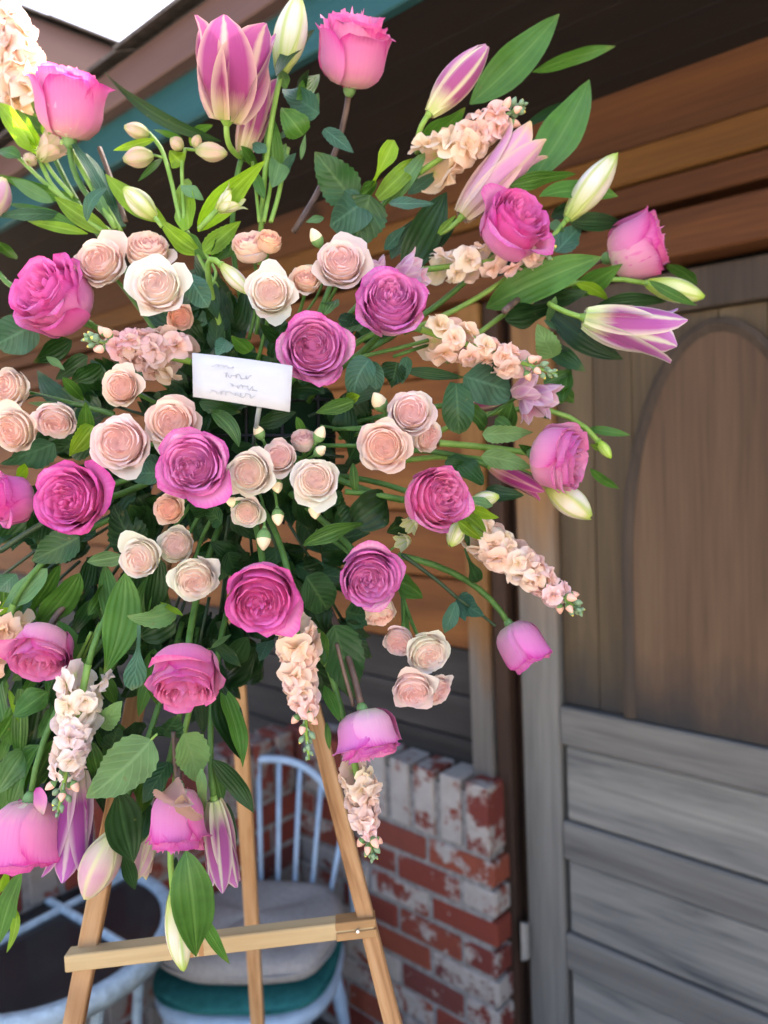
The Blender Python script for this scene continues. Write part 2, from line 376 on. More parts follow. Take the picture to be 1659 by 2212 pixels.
# ---------------------------------------------------------------- table, chair, cushions, easel
m_white = plain('blue_white_paint', (0.348, 0.4611, 0.5742), .4, .5, 0, .12, 25)
m_white2 = plain('chipped_white_paint', (0.2958, 0.3828, 0.435), .45, .5, 0, .25, 60)
def glass():
    n = NT('table_glass'); t = n.n('BsdfTransparent', {0: (.45, .455, .47, 1)}); g = n.n('BsdfGlossy', {0: (.5, .5, .5, 1), 'Roughness': .18}); fr_ = n.n('MapRange', {0: n.n('LayerWeight', {0: .35}).outputs['Facing'], 1: 0, 2: 1, 3: .05, 4: .20})
    mx = n.n('MixShader', {0: fr_.outputs[0]}); df = n.n('BsdfDiffuse', {0: (.030, .030, .032, 1)}); m0 = n.n('MixShader', {0: .62}); n.t.links.new(t.outputs[0], m0.inputs[1]); n.t.links.new(df.outputs[0], m0.inputs[2])
    n.t.links.new(m0.outputs[0], mx.inputs[1]); n.t.links.new(g.outputs[0], mx.inputs[2]); n.t.links.new(mx.outputs[0], n.out.inputs[0]); return n.m
tb = thing('patio_table', 'round glass topped patio table with pale blue metal rim', 'table', (-.75, 1.56, 0))
R = .268
n = 56; prof = [(R, .69), (R+.002, .715), (R-.008, .728), (R-.030, .726), (R-.034, .718), (R-.012, .70)]
v = [(r*math.cos(2*math.pi*i/n), r*math.sin(2*math.pi*i/n), z) for i in range(n) for r, z in prof]; q = len(prof)
f = [(i*q+j, ((i+1) % n)*q+j, ((i+1) % n)*q+(j+1) % q, i*q+(j+1) % q) for i in range(n) for j in range(q)]
new('rim', v, f, m_white2, tb)
gt = MB(); gt.tube([(0, 0, .712), (0, 0, .718)], R-.033, 48); gt.build('glass_top', glass(), tb)
for a, o_ in ((-37.6, .072), (52.4, .06)):
    c, s_ = math.cos(math.radians(a)), math.sin(math.radians(a)); h_ = math.sqrt((R-.02)**2-o_**2)
    MB().tube([(-s_*o_-c*h_, c*o_-s_*h_, .722), (-s_*o_+c*h_, c*o_+s_*h_, .722)], .0095, 8).build('cross_bar', m_white2, tb)
for a in (45, 135, 225, 315):
    c, s_ = math.cos(math.radians(a)), math.sin(math.radians(a))
    MB().tube(bez((c*.24, s_*.24, .69), (c*.12, s_*.12, .35), (c*.25, s_*.25, 0), 9), .012, 8).build('leg', m_white2, tb)

CX, CY = -.385, 1.885
ch = thing('windsor_chair', 'pale blue painted spindle back chair in front of the brick wall', 'chair', (CX, CY, -.026), Matrix.Rotation(math.radians(-6), 3, 'Z'))
n = 40; prof = [(1.0, .415), (1.02, .432), (1.0, .448), (.90, .452), (0, .448)]
def sup(t, a=.225, b=.215, e=.72): return (a*math.copysign(abs(math.cos(t))**e, math.cos(t)), b*math.copysign(abs(math.sin(t))**e, math.sin(t)))
v = []; 
for k_, z in [(.93, .412)]+prof[:4]:
    v += [(k_*sup(2*math.pi*i/n)[0], k_*sup(2*math.pi*i/n)[1], z) for i in range(n)]
f = [(r*n+i, r*n+(i+1) % n, (r+1)*n+(i+1) % n, (r+1)*n+i) for r in range(4) for i in range(n)]+[tuple(range(n))[::-1], tuple(4*n+i for i in range(n))]
new('seat', v, f, m_white, ch)
t = np.linspace(math.pi, 0, 31); bow = np.array([(.235*math.copysign(abs(math.cos(q))**.85, math.cos(q)), .19+.07*max(0, math.sin(q))**.8, .45+.425*max(0, math.sin(q))**.7) for q in t])
MB().tube(bow, .0115, 8).build('back_bow', m_white, ch, True)
for i in range(8):
    x = -.17+.34*i/7; xt = x*1.24
    sq = max(0, 1-(abs(xt)/.235)**(2/.85))**.5; zt = .45+.425*sq**.7; yt = .19+.07*sq**.8
    MB().tube([(x*.92, .175, .45), (xt, yt, zt-.004)], .0075, 7).build('spindle', m_white, ch, True)
for sx in (-1, 1):
    for sy in (-1, 1):
        MB().tube([(sx*.165, sy*.15, .42), (sx*.185, sy*.18, .22), (sx*.204, sy*.204, .026)], [.012, .02, .012], 8).build('leg', m_white, ch, True)
MB().tube([(-.19, -.18, .2), (.19, -.18, .2)], .009, 7).build('stretcher', m_white, ch, True)
def cushion(name, label, mat, z0, th, a, b, tuft, yaw=-6, off=(0, 0)):
    o = thing(name, label, 'cushion', (CX+off[0], CY+off[1], z0), Matrix.Rotation(math.radians(yaw), 3, 'Z'))
    n, m = 56, 12; v = []
    for j in range(m+1):
        q = -math.pi/2+math.pi*j/m
        for i in range(n):
            t = 2*math.pi*i/n; k = abs(math.cos(q))**.45; x, y = sup(t, a, b, .62)
            lump = 1+.018*math.sin(t*7+1)*math.cos(q)
            z = th/2*(1+math.copysign(abs(math.sin(q))**.75, math.sin(q)))
            v.append((x*k*lump, y*k*lump, z))
    v = np.array(v)
    if tuft:
        for tx in (-.10, .10):
            for ty in (-.09, .09):
                d2 = (v[:, 0]-tx)**2+(v[:, 1]-ty)**2; v[:, 2] -= np.where(v[:, 2] > th*.5, .018*np.exp(-d2/.0016)+.006*np.exp(-d2/.008), 0)
    f = [(j*n+i, j*n+(i+1) % n, (j+1)*n+(i+1) % n, (j+1)*n+i) for j in range(m) for i in range(n)]
    new('cover', v, f, mat, o)
    MB().tube([(sup(2*math.pi*i/48, a*1.005, b*1.005, .62)[0], sup(2*math.pi*i/48, a*1.005, b*1.005, .62)[1], th*.5) for i in range(49)], .0032, 6).build('piping', mat, o, True)
m_cush = plain('grey_cushion_cloth', (0.3132, 0.2915, 0.2653), .95, .1, 0, .12, 90)
m_tealc = plain('teal_cushion_cloth', (0.02436, 0.1305, 0.1218), .9, .1, 0, .2, 40)
cushion('seat_pad', 'thin teal seat pad lying on the chair under a grey cushion', m_tealc, .4265, .036, .222, .212, False)
cushion('seat_cushion', 'plump pale grey cushion resting on the teal seat pad', m_cush, .463, .086, .222, .19, True, -6, (.004, .012))

PINE = [(.3, (.17, .075, .026)), (.46, (.37, .20, .085)), (.6, (.46, .28, .14)), (.75, (.52, .36, .20))]
m_pine = wood('easel_pine', PINE, 'z', fine=1.2, coarse=5, bump=.5, knots=(.16, .07, .025))
m_pinex = wood('easel_crossbar_pine', [(.3, (0.3654, 0.2436, 0.1131)), (.5, (0.4872, 0.3654, 0.1914)), (.72, (0.5568, 0.435, 0.2523))], 'x', fine=.7, coarse=2, bump=.15)
es = thing('display_easel', 'light pine easel with three legs and a crossbar holding the flower spray', 'easel', (0, .6, 0))
def bar(p0, p1, wx, wy, mat, name, tow=None):           # rectangular lath whose length runs along its own local axis
    p0, p1 = Vector(p0), Vector(p1); z = (p1-p0); L = z.length; z.normalize()
    y = Vector(tow if tow is not None else FW); y = (y-z*y.dot(z)).normalized(); x = y.cross(z)
    o = MB().box(-wx/2, wx/2, -wy/2, wy/2, 0, L, .0015).build(name, mat, es)
    mm = Matrix((x, y, z)).transposed().to_4x4(); mm.translation = p0-Vector((0, .6, 0)); o.matrix_basis = mm; return o
def toward_floor(a, b): a, b = np.array(a), np.array(b); return a+(b-a)*(a[2]/(a[2]-b[2]))
A = at(456, 668, .985); PL = at(207, 1965, .832); PR = at(752, 1830, .848)
bar(toward_floor(A, PL), A, .0205, .014, m_pine, 'leg'); bar(toward_floor(A, PR), A, .0175, .014, m_pine, 'leg')
A2 = at(470, 700, 1.0); PB = at(557, 2212, 1.36); bar(toward_floor(A2, PB), A2, .0225, .016, m_pine, 'leg')
C0, C1 = at(146, 2073, .812), at(808, 1994, .832)
v, f = chbox(0, np.linalg.norm(C1-C0), -.010, .010, -.0088, .0088, .0012)
cb = new('crossbar', v, f, m_pinex, es, smooth=False)
x = Vector(C1-C0).normalized(); z = Vector(UP+FW*.05); z = (z-x*z.dot(x)).normalized(); y = z.cross(x)
mm = Matrix((x, y, z)).transposed().to_4x4(); mm.translation = Vector(C0)-Vector((0, .6, 0)); cb.matrix_basis = mm
LC = float(np.linalg.norm(C1-C0))
def onbar(mb, name, mat): o = mb.build(name, mat, cb); return o
m_bracket = wood('dark_pine_end', [(.3, (.22, .12, .045)), (.6, (.36, .21, .09))], 'x')
onbar(MB().box(LC-.041, LC+.002, -.0118, .0103, .0012, .0096, .0008), 'slotted_end', m_bracket)
onbar(MB().box(LC-.041, LC+.002, -.0118, .0103, -.0094, -.0010, .0008), 'slotted_end', m_bracket)
onbar(MB().tube([(LC-.018, -.0155, .0003), (LC-.018, -.010, .0003)], .0018, 10), 'nail', plain('nail_steel', (.6, .6, .58), .4, .5, .7))
st = MB()
for xx, ww in ((.112, .004), (.124, .008), (.138, .005)): st.box(xx, xx+ww, -.0104, -.0099, -.0080, .0086, 0)
onbar(st, 'water_stain', plain('water_stain', (.36, .19, .075), .7, .2))
# ---------------------------------------------------------------- plant materials
def petal_mat(name, outer, inner, usering=None, trans=.28, stripe=None, streak=.25, pale=False):
    n = NT(name)
    uv = n.n('UVMap', uv_map='UVMap'); sp = n.n('SeparateXYZ'); n.t.links.new(uv.outputs[0], sp.inputs[0]); U, V = sp.outputs[0], sp.outputs[1]
    geo = n.n('NewGeometry'); oi = n.n('ObjectInfo')
    mp = n.n('Mapping', {'Scale': (26, 2.2, 1)}); n.t.links.new(uv.outputs[0], mp.inputs['Vector'])
    av = n.n('VectorMath', operation='ADD'); n.t.links.new(mp.outputs[0], av.inputs[0]); n.t.links.new(oi.outputs['Random'], av.inputs[1])
    s = n.noise(av.outputs[0], 1, 3); blot = n.noise(n.objvec(), 38, 2)
    vv = n.math('ADD', V, n.math('MULTIPLY', n.math('SUBTRACT', s, .5), streak))
    co_, ci = n.ramp(vv, outer), n.ramp(vv, inner)
    if usering:
        a = n.n('Attribute', attribute_name='ring'); co2, ci2 = n.ramp(vv, usering[0]), n.ramp(vv, usering[1])
        co_ = n.mix(a.outputs['Fac'], co_, co2); ci = n.mix(a.outputs['Fac'], ci, ci2)
    c = n.mix(geo.outputs['Backfacing'], co_, ci)
    if stripe:
        au = n.math('ABSOLUTE', n.math('SUBTRACT', n.math('MULTIPLY', U, 2), 1))
        mid = n.n('MapRange', {0: au, 1: .20, 2: .06, 3: 0, 4: stripe[1]}); edge = n.n('MapRange', {0: au, 1: .70, 2: .98, 3: 0, 4: stripe[2]})
        c = n.mix(n.math('MAXIMUM', mid.outputs[0], edge.outputs[0]), c, stripe[0])
    vn = n.n('Mapping', {'Scale': (58, 1.3, 1)}); n.t.links.new(uv.outputs[0], vn.inputs['Vector']); vein = n.noise(vn.outputs[0], 1, 2)
    vm = n.n('MapRange', {0: vein, 1: .55, 2: .75, 3: 0, 4: .10 if pale else .30}); c = n.mix(vm.outputs[0], c, n.mix(1.0, c, (.86, .66, .80), 'MULTIPLY'))
    rnd = n.math('FRACT', n.math('MULTIPLY', oi.outputs['Random'], 13.1)); br = n.n('MapRange', {0: n.math('ADD', V, n.math('MULTIPLY', n.math('SUBTRACT', blot, .5), .5)), 1: 1.02, 2: 1.12, 3: 0, 4: .3 if pale else .5}); c = n.mix(n.math('MULTIPLY', br.outputs[0], n.math('GREATER_THAN', rnd, .55)), c, (.42, .25, .14))
    c = n.mix(n.math('MULTIPLY', blot, .05 if pale else .2), c, n.mix(1.0, c, (.80, .72, .85), 'MULTIPLY'))
    c = n.mix(1.0, c, oi.outputs['Color'], 'MULTIPLY')
    n.bump(s, .18, .001)
    n.fin(c, .52, .22); n.b.inputs['Sheen Weight'].default_value = .12
    n.translucent(c, trans)
    return n.m
m_rose = petal_mat('magenta_rose_petal',
    [(0, (0.7382, 0.6784, 0.3901)), (.12, (0.838, 0.5487, 0.5387)), (.4, (0.7981, 0.3093, 0.5573)), (.80, (0.7781, 0.2195, 0.5387)), (.93, (0.6983, 0.1097, 0.418)), (1, (0.6285, 0.05487, 0.3437))],
    [(0, (0.7582, 0.2394, 0.4644)), (.5, (0.7981, 0.1995, 0.5201)), (.85, (0.848, 0.2993, 0.5944)), (1, (0.7382, 0.1197, 0.4458))],
    ([(0, (0.7382, 0.1596, 0.4087)), (.6, (0.818, 0.2394, 0.5387)), (1, (0.838, 0.2993, 0.5759))], [(0, (0.5786, 0.05487, 0.2972)), (.6, (0.7582, 0.1696, 0.4644)), (1, (0.8579, 0.3392, 0.6037))]), .36)
m_spray = petal_mat('blush_spray_rose_petal',
    [(0, (.88, .87, .52)), (.2, (.96, .89, .70)), (.6, (.97, .89, .76)), (1, (.97, .94, .79))],
    [(0, (.95, .76, .66)), (.5, (.95, .80, .72)), (1, (.95, .90, .81))],
    ([(0, (.93, .56, .49)), (.6, (.95, .66, .59)), (1, (.95, .77, .69))], [(0, (.90, .36, .31)), (.55, (.94, .55, .49)), (1, (.95, .80, .72))]), .55, None, .18, True)
m_stock = petal_mat('peach_stock_petal', [(0, (.70, .70, .30)), (.25, (.93, .74, .54)), (1, (.95, .80, .69))], [(0, (.80, .72, .34)), (.3, (.94, .74, .55)), (1, (.95, .83, .72))], None, .42, None, .25, True)
m_lily = petal_mat('pink_lily_petal', [(0, (0.54, 0.558, 0.198)), (.13, (0.63, 0.522, 0.306)), (.3, (0.387, 0.0765, 0.216)), (.7, (0.414, 0.0765, 0.261)), (1, (0.54, 0.171, 0.378))],
    [(0, (0.558, 0.45, 0.27)), (.3, (0.54, 0.117, 0.324)), (1, (0.612, 0.18, 0.432))], None, .25, ((0.72, 0.594, 0.414), .85, .75), .2)
m_lilyb = petal_mat('pale_pink_lily_bud_petal', [(0, (.52, .58, .22)), (.15, (.66, .56, .42)), (.5, (.62, .34, .42)), (.85, (.66, .42, .46)), (1, (.62, .60, .20))],
    [(0, (.6, .5, .4)), (1, (.6, .3, .4))], None, .2, ((.66, .64, .34), .7, .8), .2)
m_lilyg = petal_mat('green_white_lily_bud_petal', [(0, (.36, .46, .08)), (.15, (.56, .62, .22)), (.5, (.78, .74, .62)), (.8, (.74, .72, .5)), (.93, (.48, .60, .12)), (1, (.34, .50, .06))],
    [(0, (.7, .7, .5)), (1, (.6, .6, .3))], None, .2, ((.48, .58, .13), .75, .8), .2)
m_alstro = petal_mat('alstroemeria_petal', [(0, (.36, .46, .12)), (.3, (.66, .58, .36)), (.8, (.76, .52, .44)), (1, (.42, .48, .16))], [(0, (.7, .6, .3)), (1, (.8, .62, .55))], None, .3, ((.44, .55, .16), .4, .3))
m_alstrop = petal_mat('mauve_alstroemeria_petal', [(0, (.6, .4, .4)), (.4, (.56, .26, .44)), (1, (.72, .50, .60))], [(0, (.7, .5, .5)), (.5, (.6, .22, .36)), (1, (.74, .56, .64))], None, .3, ((.80, .70, .66), .5, .4), .5)
def leaf_mat(name, top, under, vein, pin=False, trans=.22, rough=.42, tcol=None):
    n = NT(name)
    uv = n.n('UVMap', uv_map='UVMap'); sp = n.n('SeparateXYZ'); n.t.links.new(uv.outputs[0], sp.inputs[0]); U, V = sp.outputs[0], sp.outputs[1]
    au = n.math('ABSOLUTE', n.math('SUBTRACT', n.math('MULTIPLY', U, 2), 1))
    oi = n.n('ObjectInfo'); geo = n.n('NewGeometry')
    nz = n.noise(n.objvec(), 45, 4); rnd = n.math('FRACT', n.math('MULTIPLY', oi.outputs['Random'], 7.7))
    if pin:
        ph = n.math('SUBTRACT', n.math('MULTIPLY', V, 46), n.math('MULTIPLY', au, 15)); h = n.math('MULTIPLY', n.math('ADD', n.math('SINE', ph), 1), .5)
        lat = n.n('MapRange', {0: h, 1: .86, 2: 1.0, 3: 0, 4: .38}).outputs[0]
    else:
        h = n.math('MULTIPLY', n.math('ADD', n.math('SINE', n.math('MULTIPLY', U, 34)), 1), .5)
        lat = n.n('MapRange', {0: h, 1: .6, 2: 1.0, 3: 0, 4: .22}).outputs[0]
    mid = n.n('MapRange', {0: au, 1: .11, 2: .03, 3: 0, 4: .8}).outputs[0]
    dk = tuple(x*.62 for x in top); lt = tuple(min(1, x*1.35) for x in top)
    t = n.ramp(n.math('ADD', n.math('MULTIPLY', nz, .6), n.math('MULTIPLY', rnd, .4)), [(.25, dk), (.5, top), (.78, lt)])
    c = n.mix(geo.outputs['Backfacing'], t, n.mix(nz, under, tuple(x*1.25 for x in under)))
    c = n.mix(n.math('MAXIMUM', mid, lat), c, vein)
    sp2 = n.noise(n.objvec(), 130, 2); sm = n.n('MapRange', {0: sp2, 1: .70, 2: .78, 3: 0, 4: .5}); c = n.mix(sm.outputs[0], c, (.16, .15, .05))
    tipy = n.n('MapRange', {0: n.math('ADD', V, n.math('MULTIPLY', n.math('SUBTRACT', nz, .5), .6)), 1: .88, 2: 1.12, 3: 0, 4: .6}); c = n.mix(n.math('MULTIPLY', tipy.outputs[0], rnd), c, (.22, .21, .06))
    c = n.mix(1.0, c, oi.outputs['Color'], 'MULTIPLY')
    n.bump(n.math('ADD', n.math('MULTIPLY', h, .5), nz), .5, .0014)
    n.fin(c, n.math('ADD', n.math('MULTIPLY', nz, .25), rough-.1), .30)
    n.translucent(tcol or n.mix(1.0, c, (1.5, 1.5, .55), 'MULTIPLY'), trans)
    return n.m
LM = {
 'G': leaf_mat('green_lily_leaf', (.055, .150, .022), (.10, .21, .048), (.12, .25, .055)),
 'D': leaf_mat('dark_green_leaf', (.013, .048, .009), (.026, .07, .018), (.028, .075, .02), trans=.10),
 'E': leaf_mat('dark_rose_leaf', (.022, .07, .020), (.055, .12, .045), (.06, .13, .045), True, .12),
 'P': leaf_mat('pale_green_leaf', (.11, .23, .085), (.14, .27, .11), (.17, .30, .12), trans=.2, rough=.55),
 'R': leaf_mat('pale_rose_leaf_underside', (.13, .25, .085), (.13, .25, .085), (.19, .33, .13), True, .2, .6),
 'B': leaf_mat('blue_green_leaf', (.045, .125, .072), (.065, .16, .10), (.08, .19, .12), True, .12, .5),
 'L': leaf_mat('lime_leaf', (.21, .38, .022), (.26, .43, .035), (.32, .50, .08), trans=.42)}
def stem_mat(name, a, b): 
    n = NT(name); f = n.noise(n.objvec((60, 60, 60)), 1, 3); n.fin(n.ramp(f, [(.3, a), (.7, b)]), .5, .35); return n.m
SM = {'G': stem_mat('green_stem', (.05, .13, .02), (.10, .22, .045)), 'L': stem_mat('lime_stem', (.16, .30, .04), (.24, .40, .08)),
      'B': stem_mat('brown_stem', (.085, .052, .042), (.16, .105, .08)), 'D': stem_mat('dark_stem', (.015, .035, .015), (.03, .06, .025))}
m_calyx = stem_mat('pale_green_calyx', (.10, .22, .06), (.19, .34, .12))
m_stbud = stem_mat('grey_green_stock_bud', (.14, .24, .12), (.24, .34, .20))
m_yel = stem_mat('yellow_bud_tip', (.62, .50, .05), (.74, .62, .16))
m_pbud = stem_mat('peach_bud', (.74, .36, .28), (.84, .54, .38))

# ---------------------------------------------------------------- petals and blooms
def cup_petal(R, H, flare, half, th0, r0=.1, nu=7, nv=8, ruf=.03, roll=.05, seed=0, notch=.0, spiral=.05, point=0.0):
    rs = np.random.default_rng(seed); u = np.linspace(-1, 1, nu); v = np.linspace(0, 1, nv)**.9
    Ug, Vg = np.meshgrid(u, v)
    ph = rs.uniform(0, 6.28, 4); tip = 1-(.17 if R > .7 else .09)*Ug**2-.10*Ug**4+ruf*(np.sin(3.1*Ug+ph[0])+.6*np.sin(6.3*Ug+ph[1]))+point*(1-np.abs(Ug))**3
    Ve = Vg*tip
    half = math.radians(half)
    wp = np.where(Vg < .55, .30+.70*np.sin(math.pi/2*np.clip(Vg/.55, 0, 1)), 1-.10*((Vg-.55)/.45)**2)
    ang = th0+Ug*half*wp
    k = np.clip(Ve/.5, 0, 1); q = np.clip((Ve-.5)/.5, 0, 1.2)
    rr = r0+(R-r0)*np.sin(k*math.pi/2)**.85+flare*R*q**2.1
    zz = np.where(Ve < .5, .42*H*(1-np.cos(k*math.pi/2)), .42*H+.58*H*q)
    zz = zz-roll*H*np.clip((q-.7)/.3, 0, 1)**2
    rr = rr*(1+spiral*Ug)+R*q**2*ruf*1.6*(np.sin(4.2*Ug+ph[2])+.5*np.sin(9*Ug+ph[3]))
    P = np.stack([rr*np.cos(ang), rr*np.sin(ang), zz], -1).reshape(-1, 3)
    uv = np.stack([(Ug+1)/2, Vg], -1).reshape(-1, 2)
    return P, gridf(nu, nv), uv
RB = [(4, .90, 1.64, .26, 56), (4, .84, 1.68, .20, 56), (5, .75, 1.68, .15, 50), (5, .65, 1.65, .14, 48), (5, .54, 1.61, .13, 47)]
RBH = [(6, .44, 1.52, .12, 40), (6, .345, 1.48, .11, 40), (5, .25, 1.45, .10, 44), (4, .15, 1.43, .09, 50)]
RBD = [.50, .30, .12, .03, 0]
RS = [(5, .86, 1.10, .26, 52), (5, .79, 1.20, .18, 50), (5, .68, 1.26, .15, 48), (4, .56, 1.28, .13, 54)]
RSH = [(5, .47, 1.27, .12, 42), (5, .37, 1.25, .11, 42), (4, .27, 1.22, .11, 48), (3, .16, 1.19, .10, 56)]
RSD = [.30, .12, .03, 0]
def place_center(px, py, dep, ax, R, hc): return at(px, py, dep)-np.array(ax)*R*hc
HUB = at(520, 960, .87)
def stem_to_hub(root, base, ax, mat, r, far=.55, end=None, name='stem'):
    e = np.array(end) if end is not None else HUB*far+base*(1-far)
    L = np.linalg.norm(e-base); b = base+np.array(ax)*.004
    pts = bez(b, base-np.array(ax)*L*.45, e, 9)
    MB().tube(loc_of(root, pts), r, 7).build(name, mat, root, True)
def sepals(root, R, mat, n=5, L=.75, spread=.5, name='sepal'):
    v, f = tube([(0, 0, -.22*R), (0, 0, -.12*R), (0, 0, .02*R), (0, 0, .10*R)], [.10*R, .17*R, .20*R, .14*R], 8)
    cal = new('calyx', v, f, mat, root)
    for i in range(n):
        a = 2*math.pi*i/n+random.uniform(-.2, .2); u = np.array([-1, 0, 1.]); t = np.linspace(0, 1, 6); sp_ = spread*random.uniform(.6, 1.3)
        P = []; uv = []
        for q in t:
            rr = R*(.16+L*sp_*q); z = R*(.06+L*(.75*q-.9*sp_*q*q)); w_ = R*.13*(1-q)**.7*(.6+1.2*q)
            for x in u: P.append((rr*math.cos(a)-x*w_*math.sin(a), rr*math.sin(a)+x*w_*math.cos(a), z+.25*abs(x)*w_)); uv.append(((x+1)/2, q))
        new('sepal', P, gridf(3, 6), LM['P'], cal, uv)
def make_rose(px, py, size, ax3, label, open_=1.0, tint=(1, 1, 1), dz=0, kind='big', stem='G', group=None, far=.55, end=None, spin=None, seprd=.5, hscale=1.0):
    big = kind == 'big'; dep = depth(px, py)+dz; ax = cvec(*ax3)
    R = size/2/FPX*dep/(1.14 if open_ > .5 else .97); hs = hscale
    base = place_center(px, py, dep, ax, R, .92*hs if big else .72*hs)
    root = thing('garden_rose' if big else 'spray_rose', label, 'rose' if big else 'spray rose', base, axis_rot(ax, random.uniform(0, 6.28) if spin is None else spin), group)
    coff = np.array([random.uniform(-1, 1), random.uniform(-1, 1), 0])*(.13 if big else .08); jit = random.uniform(.6, 1.5)
    mat = m_rose if big else m_spray; rings, heart = (RB, RBH) if big else (RS, RSH); N = len(rings)
    for k, (n_, r_, h_, fl, ha) in enumerate(rings):
        off = random.uniform(0, 6.28)
        for i in range(n_):
            th = off+2*math.pi*i/n_+random.uniform(-.2, .2)*jit; loose = random.choice((.6, .9, 1.2, 2.0)) if k == 0 else random.uniform(.7, 1.3)
            f_ = fl*(.15+.95*open_)*loose*random.uniform(.8, 1.25)
            rad = r_*random.uniform(1-.045*jit, 1+.045*jit)*(1 if open_ > .5 else .9)
            h_k = h_-(RBD if big else RSD)[k]*open_
            P, F, uv = cup_petal(rad, h_k*hs*random.uniform(1-.05*jit, 1+.04*jit), f_, ha*random.uniform(.95, 1.1), th, ruf=.022 if k else .035, seed=random.randrange(10**6), roll=.09+.07*open_+(.07*random.random() if k < 2 else 0), point=(.06 if big else .045)*(k < 2)*random.random(), nu=7 if k else 9)
            t_ = tuple(c*random.uniform(.94, 1.05) for c in tint)
            P = P+coff*(k/N)*np.clip(P[:, 2:3], 0, 1); P[:, 2] += .02*jit*np.sin(th+off)*P[:, 2]*(k > 0)
            if big and k < 2 and random.random() < .35: t_ = (min(1.12, t_[0]*1.06), min(1.9, t_[1]*1.55), t_[2]*1.14)
            rv = .7*(k/(N-.5))**1.6 if not big else max(0, (k-1)/(N+1))
            new('petal', P*R, F, mat, root, uv, np.full(len(P), rv), col=t_)
    V, FF, UV, RG = [], [], [], []; b = 0
    for k, (n_, r_, h_, fl, ha) in enumerate(heart):
        off = random.uniform(0, 6.28)
        for i in range(n_):
            P, F, uv = cup_petal(r_*random.uniform(.9, 1.1), h_*hs*random.uniform(.95, 1.03), fl, ha*random.uniform(.9, 1.15), off+2*math.pi*i/n_+random.uniform(-.2, .2), .04, 6, 5, .045 if big else .025, .05, random.randrange(10**6), spiral=.11)
            P = P+coff*np.clip(P[:, 2:3], 0, 1)
            V.append(P); UV.append(uv); RG.append(np.full(len(P), (.75+.08*k) if big else (.60+.15*k))); FF += [tuple(j+b for j in q) for q in F]; b += len(P)
    if big:                                    # folded quarters in the middle of the bloom
        for i in range(9):
            a = random.uniform(0, 6.28); cx, cy = .20*math.cos(a)*random.uniform(.5, 1.3), .20*math.sin(a)*random.uniform(.5, 1.3)
            P, F, uv = cup_petal(.13, 1.47*hs, .15, 75, random.uniform(0, 6.28), .03, 6, 5, .07, .02, random.randrange(10**6), spiral=.2)
            P = P+np.array([cx, cy, 0])+coff; V.append(P); UV.append(uv); RG.append(np.full(len(P), .95)); FF += [tuple(j+b for j in q) for q in F]; b += len(P)
    zc = (1.46 if big else 1.25)*hs-(.32 if big else .26); nn = 18; cv = []; cu = []
    for q_, z_ in ((.01, .03), (.2, .02), (.4, .01), (.60, -.03), (.70, -.16), (.72, -.5)):
        for i in range(nn):
            t = 2*math.pi*i/nn; cv.append((q_*math.cos(t), q_*math.sin(t), zc+z_+.03*math.sin(5*t+q_*20))); cu.append((.5, .25))
    V.append(np.array(cv)); UV.append(np.array(cu)); RG.append(np.full(len(cv), 1.0) if big else np.repeat([1, .95, .8, .55, .3, .2], nn)); FF += [(b+r*nn+i, b+(r+1)*nn+i, b+(r+1)*nn+(i+1) % nn, b+r*nn+(i+1) % nn) for r in range(5) for i in range(nn)]; b += len(cv)
    new('petal_heart', np.vstack(V)*R, FF, mat, root, np.vstack(UV), np.clip(np.concatenate(RG), 0, 1), col=tint)
    sepals(root, R, m_calyx, 5, .75 if big else .9, seprd)
    stem_to_hub(root, base-ax*R*.2, ax, SM[stem], [.0032, .0036] if big else [.0017, .0022], far, end)
    return root

def tepal(L, prof, W, th0, nu=7, nv=12, curl=.5, flare=0, seed=0, wpow=.75):
    rs = np.random.default_rng(seed); u = np.linspace(-1, 1, nu); v = np.linspace(0, 1, nv); Ug, Vg = np.meshgrid(u, v)
    r = prof(Vg); w_ = W*np.sin(math.pi*(.10+.895*Vg))**wpow
    z = L*Vg; q = np.clip((Vg-.72)/.28, 0, 1); r = r+flare*L*q**2; z = z-flare*L*.45*q**2.5
    phi = np.clip(w_*Ug/np.maximum(r, .12*L), -1.25, 1.25)*curl; rad = r*np.cos(phi)+(1-np.cos(phi))*0; tan = w_*Ug*(1-.12*np.abs(Ug)*curl)
    rad = rad-.02*L*np.abs(Ug)**2+.012*L*np.sin(Vg*9+rs.uniform(0, 6))*Ug*q+.012*L*(1-np.abs(Ug))**2*np.sin(math.pi*Vg)
    x = rad*np.cos(th0)-tan*np.sin(th0); y = rad*np.sin(th0)+tan*np.cos(th0)
    return np.stack([x, y, z], -1).reshape(-1, 3), gridf(nu, nv), np.stack([(Ug+1)/2, Vg], -1).reshape(-1, 2)
